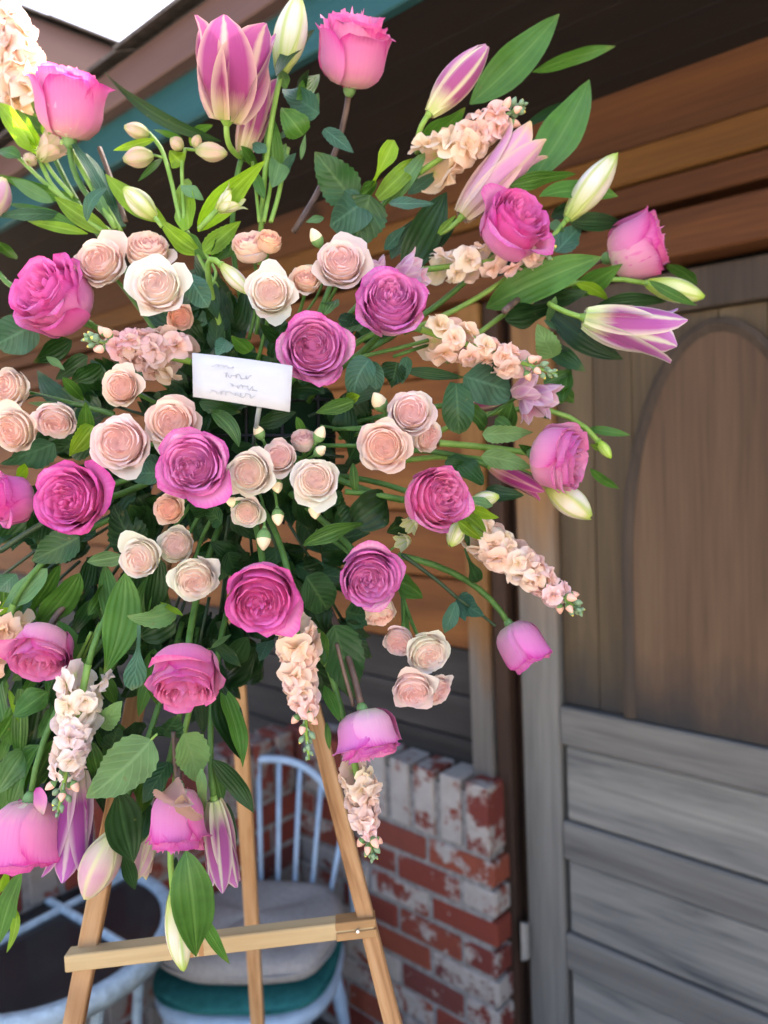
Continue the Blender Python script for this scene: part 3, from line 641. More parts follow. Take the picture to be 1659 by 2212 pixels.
def make_lily(b, t, width, label, name='lily', cat='lily', open_=1.0, mat=None, dz=0, tz=0, stem='G', end=None, far=.5, group=None, spin=None, tint=(1, 1, 1), sr=.003):
    d0 = depth(*b)+dz; B = at(*b, d0); T = at(*t, d0+tz); ax = T-B; L = np.linalg.norm(ax); ax /= L
    R = width/2/FPX*d0
    root = thing(name, label, cat, B, axis_rot(ax, random.uniform(0, 6.28) if spin is None else spin), group)
    if open_ > .3:
        pr = lambda s: (lambda v: (.06*L+(R*.95-.06*L)*np.sin(np.clip(v*1.06, 0, 1)*math.pi/2)**.95)*s)
    else:
        pr = lambda s: (lambda v: R*np.clip(np.sin(math.pi*(.05+.915*v))**.75, .05, 1)*s)
    for k in range(6):
        inner = k % 2; th = k*math.pi/3; s = .90 if inner else 1.0
        fl = (.02+.12*random.random())*open_ if open_ > .3 else 0
        W = (R*1.02 if inner else R*.86) if open_ > .3 else R*.98
        P, F, uv = tepal(L*random.uniform(.97, 1.02), pr(s), W, th+random.uniform(-.06, .06), flare=fl, seed=random.randrange(10**6), curl=.75 if open_ > .3 else 1.0, wpow=.58 if open_ > .3 else .75)
        new('tepal', P, F, mat, root, uv, col=tuple(c*random.uniform(.93, 1.05) for c in tint))
    if open_ > .6:
        for k in range(3):
            a = k*2.1; MB().tube([(0, 0, L*.1), (math.cos(a)*R*.2, math.sin(a)*R*.2, L*.8)], .0012, 6).tube([(math.cos(a)*R*.2-.004, math.sin(a)*R*.2, L*.8), (math.cos(a)*R*.2+.004, math.sin(a)*R*.2, L*.81)], .0018, 6).build('stamen', m_yel, root, True)
    v, f = tube([(0, 0, -.05*L), (0, 0, .0), (0, 0, .05*L)], [sr*1.1, max(sr*1.4, R*.18), R*.25], 8); new('receptacle', v, f, SM['L'], root)
    stem_to_hub(root, B-ax*L*.04, ax, SM[stem], sr, far, end)
    return root

# stock florets: a few frilled rosettes shared by all spikes
def floret_mesh(seed):
    rs = np.random.default_rng(seed); V, F, UV = [], [], []; b = 0
    for ring, (n_, r_, el) in enumerate([(4, 1.0, .30), (4, .80, .80), (2, .5, 1.2)]):
        for i in range(n_):
            a = 2*math.pi*i/n_+rs.uniform(-.35, .35)+ring*.6; e = el+rs.uniform(-.2, .2); L = r_*rs.uniform(.8, 1.15); W = L*rs.uniform(.58, .80); ph = rs.uniform(0, 6.28)
            for j in range(6):
                q = j/5
                for m in range(6):
                    x = m/2.5-1; w_ = W*(.15+.85*math.sin(q*1.75))*(1 if q < .9 else .93)
                    rr = L*q*(1-.26*x*x); z = .13*L*math.sin(x*3.6+ph)*q*q-.20*L*q*q*x*x-.25*L*q**3*(ring == 0)
                    p = np.array([rr*math.cos(e)-z*math.sin(e), x*w_, rr*math.sin(e)+z*math.cos(e)])
                    V.append((p[0]*math.cos(a)-p[1]*math.sin(a), p[0]*math.sin(a)+p[1]*math.cos(a), p[2])); UV.append(((x+1)/2, q))
            F += [tuple(k+b for k in q) for q in gridf(6, 6)]; b += 36
    me = bpy.data.meshes.new('floret'); me.from_pydata([tuple(p) for p in V], [], F); me.polygons.foreach_set('use_smooth', [True]*len(F))
    li = np.empty(len(me.loops), dtype=np.int32); me.loops.foreach_get('vertex_index', li)
    me.uv_layers.new(name='UVMap').data.foreach_set('uv', np.array(UV, dtype=np.float32)[li].ravel()); me.materials.append(m_stock); return me
FLO = [floret_mesh(i) for i in range(8)]
def budmesh(name, m1, m2, split=.55):
    n, m = 8, 7; v = []; f = []; mi = []
    for j in range(m):
        q = j/(m-1); r = math.sin(math.pi*(.06+.90*q))**.8*.5*(1-.25*q)
        v += [(r*math.cos(2*math.pi*i/n), r*math.sin(2*math.pi*i/n), 1.3*q) for i in range(n)]
    for j in range(m-1):
        for i in range(n): f.append((j*n+i, j*n+(i+1) % n, (j+1)*n+(i+1) % n, (j+1)*n+i)); mi.append(0 if (j+.5)/(m-1) < split else 1)
    f += [tuple(range(n))[::-1], tuple((m-1)*n+i for i in range(n))]; mi += [0, 1]
    me = bpy.data.meshes.new(name); me.from_pydata(v, [], f); me.materials.append(m1); me.materials.append(m2)
    me.polygons.foreach_set('material_index', mi); me.polygons.foreach_set('use_smooth', [True]*len(f)); return me
BUDP = budmesh('bud', m_calyx, m_pbud, .35); BUDG = budmesh('bud', m_stbud, m_yel, .82); BUDS = budmesh('bud', m_stbud, m_stbud); BUDC = budmesh('bud', m_calyx, budm := stem_mat('cream_bud', (.70, .58, .34), (.84, .70, .48)), .5)
def make_stock(a, b, r0, r1, n0, label, bloom=.72, fs=34, tint=(1, 1, 1), dz=0, tz=0, end=None, tip=1.0, group='stock spikes in the spray'):
    n = int(n0*.72)
    d0 = depth((a[0]+b[0])/2, (a[1]+b[1])/2)+dz; A, B = at(*a, d0), at(*b, d0+tz); ax = B-A; L = np.linalg.norm(ax); ax /= L; k = d0/FPX
    root = thing('stock_spike', label, 'stock flower', A, axis_rot(ax), group)
    stem = MB().tube([(0, 0, -.012), (0, 0, L*.5), (0, 0, L*.97)], [.0035, .0028, .0012], 7).build('stem', SM['L'], root, True)
    for i in range(n):
        t = (i+.5)/n*bloom; an = i*2.39996+random.uniform(-.4, .4); R_ = (r0+(r1-r0)*t/bloom)*k; s = fs*k*random.uniform(.68, 1.05)*(1-.35*t)
        d = Vector((math.cos(an), math.sin(an), .45)).normalized(); rj = random.uniform(.45, .8); p = Vector((math.cos(an)*R_*rj, math.sin(an)*R_*rj, t*L+random.uniform(-.03, .03)*L))
        q = d.to_track_quat('Z', 'Y') @ Matrix.Rotation(random.uniform(0, 6.28), 3, 'Z').to_quaternion()
        m = Matrix.Translation(p) @ q.to_matrix().to_4x4() @ Matrix.Diagonal((s, s, s*random.uniform(.8, 1.15), 1))
        mixp = t/bloom; tt = (tint[0]*random.uniform(.96, 1.02), tint[1]*(1-.10*mixp)*random.uniform(.93, 1.04), tint[2]*(1+.06*mixp)*random.uniform(.92, 1.05))
        link_mesh('floret', random.choice(FLO), root, m, tt)
    nb = int(13*tip)
    for i in range(nb):
        t = bloom+(1.0-bloom)*(i+.3)/nb; an = i*2.39996+.5; w = 1-(t-bloom)/(1-bloom+1e-6); R_ = (r1*.75*w+5)*k; s = (15*w+8)*k
        d = Vector((math.cos(an), math.sin(an), .8+1.2*(1-w))).normalized(); p0 = Vector((0, 0, (t-.06)*L)); p = p0+d*R_
        me = BUDP if w > .62 else (BUDG if i % 3 else BUDS)
        link_mesh('bud', me, root, Matrix.Translation(p) @ d.to_track_quat('Z', 'Y').to_matrix().to_4x4() @ Matrix.Diagonal((s, s, s, 1)))
        MB().tube([p0, p], .0009, 5).build('stalk', m_stbud, root, True)
    stem_to_hub(root, A-ax*.01, ax, SM['G'], .003, .6, end)
    return root
def make_bud(px, py, size, ax3, label, dz=0, end=None):
    dep = depth(px, py)+dz; ax = cvec(*ax3); s = size/FPX*dep; base = at(px, py, dep)-ax*s*.6
    root = thing('spray_rose_bud', label, 'rosebud', base, axis_rot(ax, random.uniform(0, 6)))
    link_mesh('bud', BUDC, root, Matrix.Diagonal((s, s, s, 1)))
    sepals(root, s*.75, m_calyx, 5, 1.25, .35)
    stem_to_hub(root, base, ax, SM['G'], .0014, .4, end)
    return root

# ---------------------------------------------------------------- leaves
PROF = {'l': lambda v: np.sin(math.pi*v**.85)**.85, 'o': lambda v: np.sin(math.pi*v**.62)**.8, 'r': lambda v: np.sqrt(np.clip(1-(2*v**.85-1)**2, 0, 1)),
        's': lambda v: .16+.84*np.clip((v-.35)/.35, 0, 1)**1.3*np.sqrt(np.clip(1-((v-.72)/.28).clip(0)**2, 0, 1)), 'b': lambda v: np.sin(math.pi*(.08+.92*v)**1.1)**.55}
def leaf(root, x0, y0, x1, y1, w, typ='l', colr='G', dz=.04, bend=0, tilt=None, roll=None, fold=None, name='leaf', sag=None, label=None):
    mx, my = (x0+x1)/2, (y0+y1)/2; d = depth(mx, my)+dz; tilt = random.uniform(-.025, .025) if tilt is None else tilt
    L2 = math.hypot(x1-x0, y1-y0)+1e-6; nx, ny = -(y1-y0)/L2, (x1-x0)/L2
    sag = random.uniform(-.012, .006)*L2/120 if sag is None else sag
    p0, p2 = at(x0, y0, d-tilt), at(x1, y1, d+tilt); p1 = at(mx+nx*bend*2, my+ny*bend*2, d+sag*2)
    ser = typ == 'o'; nv = 21 if ser else 13; nu = 5; t = np.linspace(0, 1, nv); C = bez(p0, p1, p2, nv); T = np.gradient(C, axis=0); T /= np.linalg.norm(T, axis=1)[:, None]
    roll = random.uniform(-.75, .75) if roll is None else roll; fold = random.uniform(.1, .32) if fold is None else fold
    W = w/2/FPX*d/max(.6, math.cos(roll)); pw = PROF[typ](t)*W; pw[-1] = W*.02; pw[0] = max(pw[0], W*.05) if typ != 'b' else pw[0]
    V = []; uv = []; wav = random.uniform(0, 6.28); tw = random.uniform(-.9, .9)
    view = (C-CAM); view /= np.linalg.norm(view, axis=1)[:, None]
    for j in range(nv):
        nrm = -view[j]; nrm = nrm-T[j]*nrm.dot(T[j]); nl = np.linalg.norm(nrm)
        nrm = nrm/nl if nl > .05 else np.cross(T[j], RT); sd_ = np.cross(T[j], nrm)
        a = roll+tw*(t[j]-.5); s2 = sd_*math.cos(a)+nrm*math.sin(a); n2 = nrm*math.cos(a)-sd_*math.sin(a)
        for x in np.linspace(-1, 1, nu):
            ed = 1-(.09 if (ser and abs(x) == 1 and j % 2) else 0); wv = .17*W*math.sin(t[j]*10+wav+1.5*x)*abs(x)
            V.append(C[j]+s2*x*pw[j]*ed+n2*(fold*abs(x)*pw[j]+wv*math.sin(math.pi*t[j]))); uv.append(((x+1)/2, t[j]))
    o = new(name, loc_of(root, np.array(V)), gridf(nu, nv), LM[colr], root, np.array(uv), col=(random.uniform(.85, 1.12),)*3)
    if label: o['label'] = label
    return o
def stemline(root, pts, w=9, mat='G', dz=.045, name='stem', spread=None):
    P = [at(x, y, depth(x, y)+dz) for x, y in pts]; P = np.array(P); k = len(P)
    if k > 2:
        t = np.linspace(0, 1, 14); s = np.linspace(0, 1, k)
        from_ = [np.interp(t, s, P[:, i]) for i in range(3)]; P = np.stack(from_, -1)
        for _ in range(2): P[1:-1] = (P[:-2]+2*P[1:-1]+P[2:])/4
    MB().tube(loc_of(root, P), w/2/FPX*depth(*pts[0]), 7).build(name, SM[mat], root, True)
def sprig(label, leaves, stems=(), name='leafy_sprig', cat='greenery', group='leafy sprigs of the spray'):
    x, y = (leaves[0][0], leaves[0][1]) if leaves else stems[0][0][0]
    root = thing(name, label, cat, at(x, y, depth(x, y)+.05), None, group)
    for l in leaves:
        l = list(l); kw = l.pop() if isinstance(l[-1], dict) else {}
        leaf(root, *l, **kw)
    for s in stems: stemline(root, *s)
    return root
# ---------------------------------------------------------------- garden roses
W_ = (1, 1, 1); LAV = (.97, 1.06, 1.02); PNK = (1.03, 1.0, .92); HOT = (1.0, .68, .88); PALE = (1.04, 1.25, 1.04)
for a in [
 (150, 210, 160, (.12, .93, .30), 'pink rose seen from the side against the teal eave, stem downwards', .35, PNK, -.01, 'big', 'G'),
 (768, 92, 178, (.16, .80, .50), 'tall pink rose at the top of the spray against the dark soffit', .75, PNK, -.01, 'big', 'B'),
 (1115, 482, 172, (.42, .42, .75), 'magenta rose in front of the mauve lily at upper right', .8, HOT, -.02, 'big', 'G'),
 (1388, 530, 152, (.86, .22, .42), 'pink rose reaching furthest right over the door top', .4, PNK, 0, 'big', 'B'),
 (107, 637, 200, (-.40, .30, .82), 'hot pink rose opening left beside the blush cluster', 1.0, HOT, -.01, 'big', 'G'),
 (682, 752, 168, (.12, -.12, .95), 'lavender rose just right of the white card', 1.0, LAV, -.035, 'big', 'G'),
 (845, 657, 156, (.10, .22, .95), 'round lavender rose above right of the white card', .7, LAV, -.02, 'big', 'G'),
 (420, 1000, 166, (.05, -.05, 1), 'lavender rose fully open below the white card', 1.0, LAV, -.045, 'big', 'G'),
 (150, 1075, 172, (-.12, .05, 1), 'hot magenta rose with crumpled centre at left middle', 1.0, HOT, -.025, 'big', 'G'),
 (18, 1080, 125, (-.75, -.05, .62), 'magenta rose cut by the left picture edge', .7, HOT, 0, 'big', 'G'),
 (945, 1077, 158, (.45, .05, .85), 'magenta pink rose beside green alstroemeria buds', .75, PNK, -.03, 'big', 'G'),
 (1218, 990, 168, (.82, -.18, .50), 'two toned pink rose facing the door on a lime stem', .8, PALE, -.01, 'big', 'L'),
 (800, 1247, 150, (.18, -.25, .93), 'lilac rose above the small drooping blush roses', .85, LAV, -.035, 'big', 'G'),
 (568, 1292, 176, (.12, -.32, .90), 'deep magenta rose with pale outer petals low in the centre', 1.0, HOT, -.04, 'big', 'G'),
 (86, 1415, 152, (.05, -.66, .72), 'pink rose nodding above the white stock spike', .8, PNK, -.01, 'big', 'B'),
 (400, 1470, 176, (.10, -.70, .70), 'large pink rose nodding over the serrated leaves', .85, PNK, -.03, 'big', 'G'),
 (1130, 1400, 112, (.45, -.80, .25), 'small violet pink rosebud hanging alone before the door jamb', .05, LAV, .02, 'big', 'G'),
 (797, 1597, 158, (.22, -.88, .28), 'pale violet rose hanging down before the brick wall', .55, LAV, -.01, 'big', 'B'),
 (382, 1785, 136, (.05, -.90, .34), 'wilting pink rose hanging with papery outer petals', .45, PNK, -.02, 'big', 'B'),
 (55, 1815, 172, (-.05, -.97, .16), 'pink rose hanging upside down at the lower left edge', .5, PNK, -.02, 'big', 'G')]:
    kw = {}
    if a[0] == 1130: kw = dict(end=at(860, 1200, .80), hscale=1.1)
    if a[0] == 797: kw = dict(end=at(705, 1300, .80))
    if a[0] == 382: kw = dict(end=at(372, 1560, .78), hscale=1.22)
    if a[0] == 1388: kw = dict(end=at(1090, 672, .80))
    if a[0] == 768: kw = dict(end=at(635, 500, .86), hscale=1.22)
    if a[0] == 150 and a[1] < 300: kw = dict(end=at(268, 490, .86), hscale=1.1)
    if a[0] == 1218: kw = dict(end=at(950, 957, .80))
    if a[0] == 86: kw = dict(end=at(178, 1275, .78))
    make_rose(*a, group='garden roses of the spray', **kw)
# petals that hang loose
def loose(x0, y0, x1, y1, w, label, dz, mat, tint, fold=.35, typ='r', roll=None):
    r = thing('loose_petal', label, 'petal', at(x0, y0, depth(x0, y0)+dz))
    o = leaf(r, x0, y0, x1, y1, w, typ, 'G', dz, 6, roll=roll, fold=fold, name='blade'); o.data.materials[0] = mat; o.color = (*tint, 1)
loose(352, 1712, 420, 1738, 58, 'papery pale petal folded back on the wilting rose', -.045, m_spray, (.60, .42, .42), .9, 'o', .5)
loose(395, 1716, 438, 1768, 34, 'small curled papery petal on the right shoulder of the wilting rose', -.04, m_spray, (.62, .44, .40), .8, 'o', -.6)
loose(90, 1760, 78, 1702, 26, 'shrivelled pink petal at the neck of the upside down rose', -.02, m_rose, PNK)

# ---------------------------------------------------------------- blush spray roses
Cr = (1.0, 1.04, 1.02); Pe = (1.0, .90, .86); Pk = (1.0, .92, .96)
for a in [
 (215, 565, 122, (-.05, .10, 1), 'blush rose at top left of the upper blush trio', 1, Pe, 0),
 (318, 538, 112, (.20, .55, .8), 'blush rose tipped upwards at the back of the upper blush trio', .8, Pe, .02),
 (340, 618, 126, (.05, .05, 1), 'creamy blush rose at the front of the upper blush trio', 1, Cr, -.02),
 (540, 530, 88, (-.10, .60, .7), 'pink blush rose turned sideways under the lime leaves', .5, Pe, .01),
 (582, 520, 62, (.25, .6, .75), 'small apricot rose touching the sideways blush rose', .3, (1, .82, .66), .0),
 (583, 632, 112, (.10, -.05, 1), 'cream rose with pink heart above the card and lavender rose', 1, Cr, -.02),
 (660, 603, 76, (.10, .35, .9), 'small apricot rose between two larger blush roses', .6, (1, .86, .76), .005),
 (737, 567, 120, (.05, .12, 1), 'wide blush rose with rosy centre right of the apricot rose', 1, Pk, -.01),
 (260, 835, 92, (.05, -.05, 1), 'peach blush rose under the dusty stock left of the card', .7, Pe, -.02),
 (18, 838, 98, (-.25, .0, .95), 'blush rose cut by the left edge, upper of the left pair', 1, Pe, .0),
 (28, 930, 112, (-.15, -.30, .9), 'blush rose cut by the left edge, lower of the left pair', 1, Pe, -.01),
 (120, 910, 98, (.18, -.62, .72), 'pale pink rose turned down beside the left edge pair', .8, Pk, .01),
 (258, 957, 140, (.06, -.05, 1), 'largest blush rose with many petals left of the lavender rose', 1, Pk, -.03),
 (370, 912, 126, (.12, .08, 1), 'blush rose tucked behind the open lavender rose', 1, Pe, -.01),
 (538, 1022, 112, (-.05, -.12, 1), 'cream rose touching the right side of the open lavender rose', .9, Cr, -.02),
 (603, 986, 84, (0, .10, 1), 'small blush rose at the top of the central cream cluster', .9, Pk, -.01),
 (682, 1037, 112, (.10, .0, 1), 'cream rose at the right of the central cream cluster', 1, Cr, -.025),
 (533, 1108, 78, (.05, -.25, .95), 'little cream rose at the foot of the central cream cluster', .7, Cr, .0),
 (364, 1100, 76, (0, -.05, 1), 'small salmon rose under the open lavender rose', .6, (1, .84, .74), -.01),
 (888, 890, 116, (.10, .10, 1), 'blush rose at the top of the right blush pair', 1, Pk, -.03),
 (828, 965, 126, (-.05, -.10, 1), 'wide blush rose at the bottom of the right blush pair', 1, Pe, -.04),
 (922, 942, 82, (.62, -.25, .7), 'half hidden pink rose behind the right blush pair', .8, Pk, .0),
 (304, 1205, 102, (-.08, -.12, 1), 'cream rose at the left of the lower cream trio', .8, Cr, -.02),
 (380, 1178, 86, (.12, .10, .9), 'upright cream rose at the back of the lower cream trio', .4, Cr, .0),
 (420, 1250, 112, (.22, -.42, .85), 'cream rose tipped down at the right of the lower cream trio', .8, Cr, -.025),
 (822, 1325, 78, (.20, -.72, .5), 'small blush rose hanging directly under the lilac rose', .4, Pe, .0),
 (862, 1386, 74, (-.15, -.30, .9), 'small pink rose at the top of the drooping blush cluster', .5, Pk, .0),
 (924, 1412, 108, (.25, -.35, .9), 'open blush rose in the drooping blush cluster', 1, Cr, -.02),
 (892, 1492, 102, (-.02, -.45, .88), 'lowest open blush rose of the drooping blush cluster', 1, Pk, -.025),
 (945, 1492, 78, (.60, -.40, .7), 'small pink rose on the right side of the drooping blush cluster', .8, Pk, .0),
 (655, 950, 62, (.0, .62, .72), 'unopened pink rose above the central cream cluster', .3, Pk, .01),
 (390, 685, 66, (.45, -.45, .75), 'small salmon rose peeping out under the upper blush trio', .6, (1, .78, .70), .02)]:
    make_rose(a[0], a[1], a[2], a[3], a[4], a[5], a[6], a[7], 'small', 'G', 'blush spray roses', far=.4, **({'end': at(870, 1290, .80)} if 850 < a[0] < 960 and a[1] > 1350 else {}))
for a in [(600, 1115, 32, (.1, -.8, .4), 'green rosebud hanging below the central cream cluster'), (570, 1163, 38, (.0, -.95, .3), 'long green rosebud above the deep magenta rose'),
          (680, 1100, 34, (.1, -.85, .5), 'cream rosebud under the right cream rose'), (820, 870, 40, (-.4, .6, .6), 'cream bud left of the right blush pair'),
          (684, 516, 34, (-.4, .7, .5), 'yellow green bud left of the wide blush rose'), (560, 935, 28, (-.4, .8, .3), 'tiny green bud at the upper left of the central cream cluster'),
          (690, 940, 32, (.4, .8, .4), 'green bud at the upper right of the central cream cluster'), (598, 1048, 30, (.2, -.7, .5), 'cream bud between the central cream roses'),
          (690, 975, 28, (.6, .4, .5), 'small pink bud beside the unopened pink rose'), (505, 1085, 28, (-.7, .2, .5), 'tiny bud left of the little cream rose')]:
    make_bud(*a, dz=0)

# ---------------------------------------------------------------- lilies
LL = 'lilies of the spray'
make_lily((490, 262), (512, 45), 165, 'large open pink lily trumpet at the top against the teal eave', open_=.8, mat=m_lily, dz=-.01, tz=-.03, stem='L', group=LL, end=at(535, 345, .86), tint=(1, .9, 1))
make_lily((525, 330), (577, 165), 70, 'narrow mauve lily behind the large open lily', open_=.4, mat=m_lily, dz=.05, stem='G', group=LL)
make_lily((928, 245), (1052, 100), 72, 'closed mauve lily bud with yellow tip against the dark soffit', name='lily_bud', cat='lily bud', open_=.2, mat=m_lily, dz=0, stem='L', group=LL, end=at(900, 330, .87), tint=(1.05, 1.2, 1))
make_lily((998, 468), (1152, 292), 92, 'half open lavender lily behind the magenta rose', open_=.65, mat=m_lilyb, dz=.04, stem='L', group=LL, tint=(1, .82, 1.12), end=at(950, 505, .86))
make_lily((1262, 686), (1462, 728), 104, 'half open purple lily pointing right across the door', open_=.8, mat=m_lily, dz=-.01, stem='L', group=LL, tint=(1.0, 1.3, 1.25), end=at(1185, 655, .84))
make_lily((1060, 1008), (1175, 1060), 46, 'dark magenta lily half hidden under the two toned rose', open_=.4, mat=m_lily, dz=.06, group=LL, tint=(.8, .5, .7))
make_lily((1000, 870), (1100, 858), 44, 'dusky pink lily peeping out under the round blue green leaf', open_=.3, mat=m_lily, dz=.07, group=LL, tint=(.9, .9, .9))
make_lily((170, 1660), (150, 1888), 92, 'purple lily hanging behind the lower stock spike', open_=.5, mat=m_lily, dz=.015, group=LL, tint=(.85, .8, 1.1))
make_lily((462, 1728), (486, 1915), 74, 'slim purple lily hanging beside the wilting rose', open_=.5, mat=m_lily, dz=.02, group=LL, tint=(.9, 1.1, 1.1))
make_lily((325, 1800), (300, 1890), 50, 'fading pink lily petal tips behind the wilting rose', open_=.4, mat=m_lilyb, dz=.05, group=LL)
make_lily((243, 1802), (186, 1938), 84, 'plump pink lily bud with yellow ribs over the easel leg', name='lily_bud', cat='lily bud', open_=.2, mat=m_lilyb, dz=.0, group=LL)
make_lily((-25, 470), (10, 385), 60, 'pink lily bud cut by the upper left edge', name='lily_bud', cat='lily bud', open_=.2, mat=m_lilyb, dz=.0, group=LL)
for b, t, wd, lab, tl in [((607, 158), (645, -8), 70, 'green white lily bud standing between the pink lily and the top rose', W_), ((1226, 472), (1330, 333), 64, 'cream lily bud with green ribs over the brown beam', W_),
                      ((1398, 612), (1520, 642), 52, 'yellow green lily bud pointing right under the farthest pink rose', (.95, 1.05, .7)), ((1185, 1050), (1278, 1118), 62, 'cream lily bud under the two toned rose', W_),
                      ((374, 1930), (396, 2098), 56, 'white lily bud hanging in front of the easel crossbar', (1.04, 1.04, 1.04)), ((478, 572), (540, 635), 36, 'small greenish bud left of the cream rose', W_), ((1292, 952), (1320, 990), 24, 'lime bud tip right of the two toned rose', (.7, 1, .3))]:
    make_lily(b, t, wd, lab, name='lily_bud', cat='lily bud', open_=.1, mat=m_lilyg, dz=.03 if b[0] in (1292, 1185) else .005, group=LL, tint=tl, stem='L')

# ---------------------------------------------------------------- stock spikes
make_stock((925, 360), (1140, 218), 52, 26, 26, 'peach stock spike below the closed mauve lily', .74, 44, (1, .98, .86), .0)
make_stock((935, 580), (1190, 548), 40, 30, 22, 'cream peach stock behind the magenta rose', .95, 40, (1, 1, .95), .03, tip=.3)
make_stock((935, 720), (1212, 812), 46, 22, 24, 'peach stock spike with green tip pointing at the door', .70, 42, (1, .97, .88), -.01)
make_stock((385, 775), (175, 728), 62, 26, 28, 'dusty pink stock spike pointing left beside the card', .66, 42, (.86, .76, .72), .02, tz=-.02)
make_stock((1035, 1150), (1265, 1330), 44, 26, 40, 'long peach stock spike hanging before the door', .76, 38, (1, 1, .95), .0)
make_stock((640, 1355), (668, 1650), 46, 22, 32, 'peach stock spike hanging below the deep magenta rose', .58, 40, (1, .98, .90), -.01)
make_stock((768, 1660), (808, 1862), 36, 20, 26, 'pale peach stock spike hanging below the violet rose', .68, 38, (1, 1.04, 1.0), .01)
make_stock((185, 1462), (122, 1772), 52, 30, 36, 'white stock spike with green buds hanging at lower left', .68, 44, (.98, 1.08, 1.08), -.025)
make_stock((70, 215), (12, 30), 62, 34, 34, 'sunlit stock spike at the upper left corner', .98, 50, (1, 1, .9), .03, tip=.3)
make_stock((20, 1330), (-25, 1450), 38, 30, 16, 'apricot stock cut by the left edge', .98, 42, (1, .95, .72), .0, tip=.2)

# ---------------------------------------------------------------- alstroemeria
def alstro(label, flowers, stems, leaves=()):
    x, y = flowers[0][0]; root = thing('alstroemeria_spray', label, 'alstroemeria', at(x, y, depth(x, y)+.03), None, 'alstroemeria of the spray')
    for b, t, wd, mt, op in flowers:
        d0 = depth(*b)+.03; B, T = at(*b, d0), at(*t, d0-.01); ax = T-B; L = np.linalg.norm(ax); ax /= L; R_ = wd/2/FPX*d0; m = np.array(axis_rot(ax, random.uniform(0, 6)))
        fl = bpy.data.objects.new('floret', None); COL.objects.link(fl); fl.parent = root; fl.empty_display_size = .01
        for k in range(6):
            pr = (lambda v: .05*L+R_*np.sin(v*math.pi/2)) if op else (lambda v: R_*np.clip(np.sin(math.pi*(.06+.9*v))**.7, .1, 1))
            P, F, uv = tepal(L, pr, R_*.8 if op else R_*.98, k*math.pi/3, 5, 8, .7, .12 if op else 0, random.randrange(10**6))
            new('tepal', loc_of(root, P @ m.T+B), F, mt, fl, uv)
    for s in stems: stemline(root, *s)
    for l in leaves: leaf(root, *l)
A_, P_ = m_alstro, m_alstrop
alstro('alstroemeria spray of pale closed buds on curved stems before the teal eave',
  [((322, 290), (268, 274), 30, A_, 0), ((330, 335), (266, 345), 38, A_, 0), ((425, 325), (490, 332), 36, A_, 0), ((395, 320), (368, 300), 26, A_, 0), ((420, 318), (430, 292), 20, A_, 0)],
  [([(322, 288), (350, 320), (368, 380), (392, 490)], 10, 'L', .035), ([(330, 335), (352, 340)], 6, 'L', .035), ([(398, 480), (392, 360), (400, 322)], 9, 'L', .035), ([(400, 322), (430, 325)], 7, 'L', .035)],
  [(335, 300, 245, 325, 18, 'l', 'L', .03), (395, 300, 332, 280, 14, 'l', 'G', .03), (400, 290, 460, 270, 20, 'l', 'G', .03), (352, 340, 298, 392, 14, 'l', 'G', .04), (395, 355, 366, 325, 40, 'o', 'L', .03), (412, 315, 435, 285, 22, 'l', 'L', .03)])
alstro('faded apricot alstroemeria on lime stems under the side view rose', [((85, 345), (128, 300), 52, A_, 1), ((70, 340), (60, 350), 26, A_, 0)], [([(85, 345), (110, 400), (180, 470), (225, 500)], 10, 'L', .04), ([(95, 345), (118, 380), (158, 425)], 9, 'L', .04)],
  [(78, 330, 60, 275, 26, 'l', 'L', .035), (88, 345, 140, 300, 22, 'l', 'L', .045)])
alstro('pale green alstroemeria bloom on the large lime leaf', [((468, 455), (518, 420), 46, m_lilyg, 1)], [([(468, 455), (430, 495)], 12, 'L', .02)])
alstro('pale green alstroemeria bud against the lime leaf at upper left', [((335, 470), (268, 405), 44, m_lilyg, 0)], [([(335, 470), (350, 490)], 9, 'L', .02)])
alstro('green alstroemeria buds beside the magenta pink rose', [((1015, 1085), (1078, 1072), 34, m_lilyg, 0), ((995, 1130), (972, 1180), 36, m_lilyg, 0)], [([(985, 1120), (1020, 1085)], 8, 'L', .0)],
  [(1020, 1100, 1078, 1118, 24, 'l', 'L', .0), (1005, 1110, 1050, 1150, 26, 'l', 'L', .0), (990, 1125, 1040, 1165, 24, 'l', 'L', .0), (1015, 1080, 1065, 1092, 22, 'l', 'P', -.002)])
alstro('mauve streaked alstroemeria below the peach stock tip', [((1105, 850), (1170, 830), 60, P_, 1), ((1140, 845), (1205, 870), 66, P_, 1), ((1130, 850), (1160, 900), 54, P_, 1)], [([(1130, 850), (1050, 900)], 8, 'G', .05)],
  [(1175, 830, 1232, 800, 36, 'o', 'G', .05), (1190, 850, 1236, 860, 30, 'l', 'G', .05), (1150, 870, 1190, 905, 34, 'o', 'D', .05)])
alstro('pink white alstroemeria tucked above the round lavender rose', [((820, 610), (800, 562), 56, P_, 1), ((850, 600), (915, 572), 62, P_, 1), ((870, 610), (925, 605), 46, P_, 1)], [([(840, 605), (830, 680)], 7, 'G', .05)])
alstro('small white alstroemeria flowers far behind the magenta pink rose', [((885, 1165), (862, 1172), 34, m_lilyg, 1), ((900, 1120), (880, 1140), 34, m_lilyg, 1)], [([(885, 1160), (840, 1190)], 5, 'G', .06)])

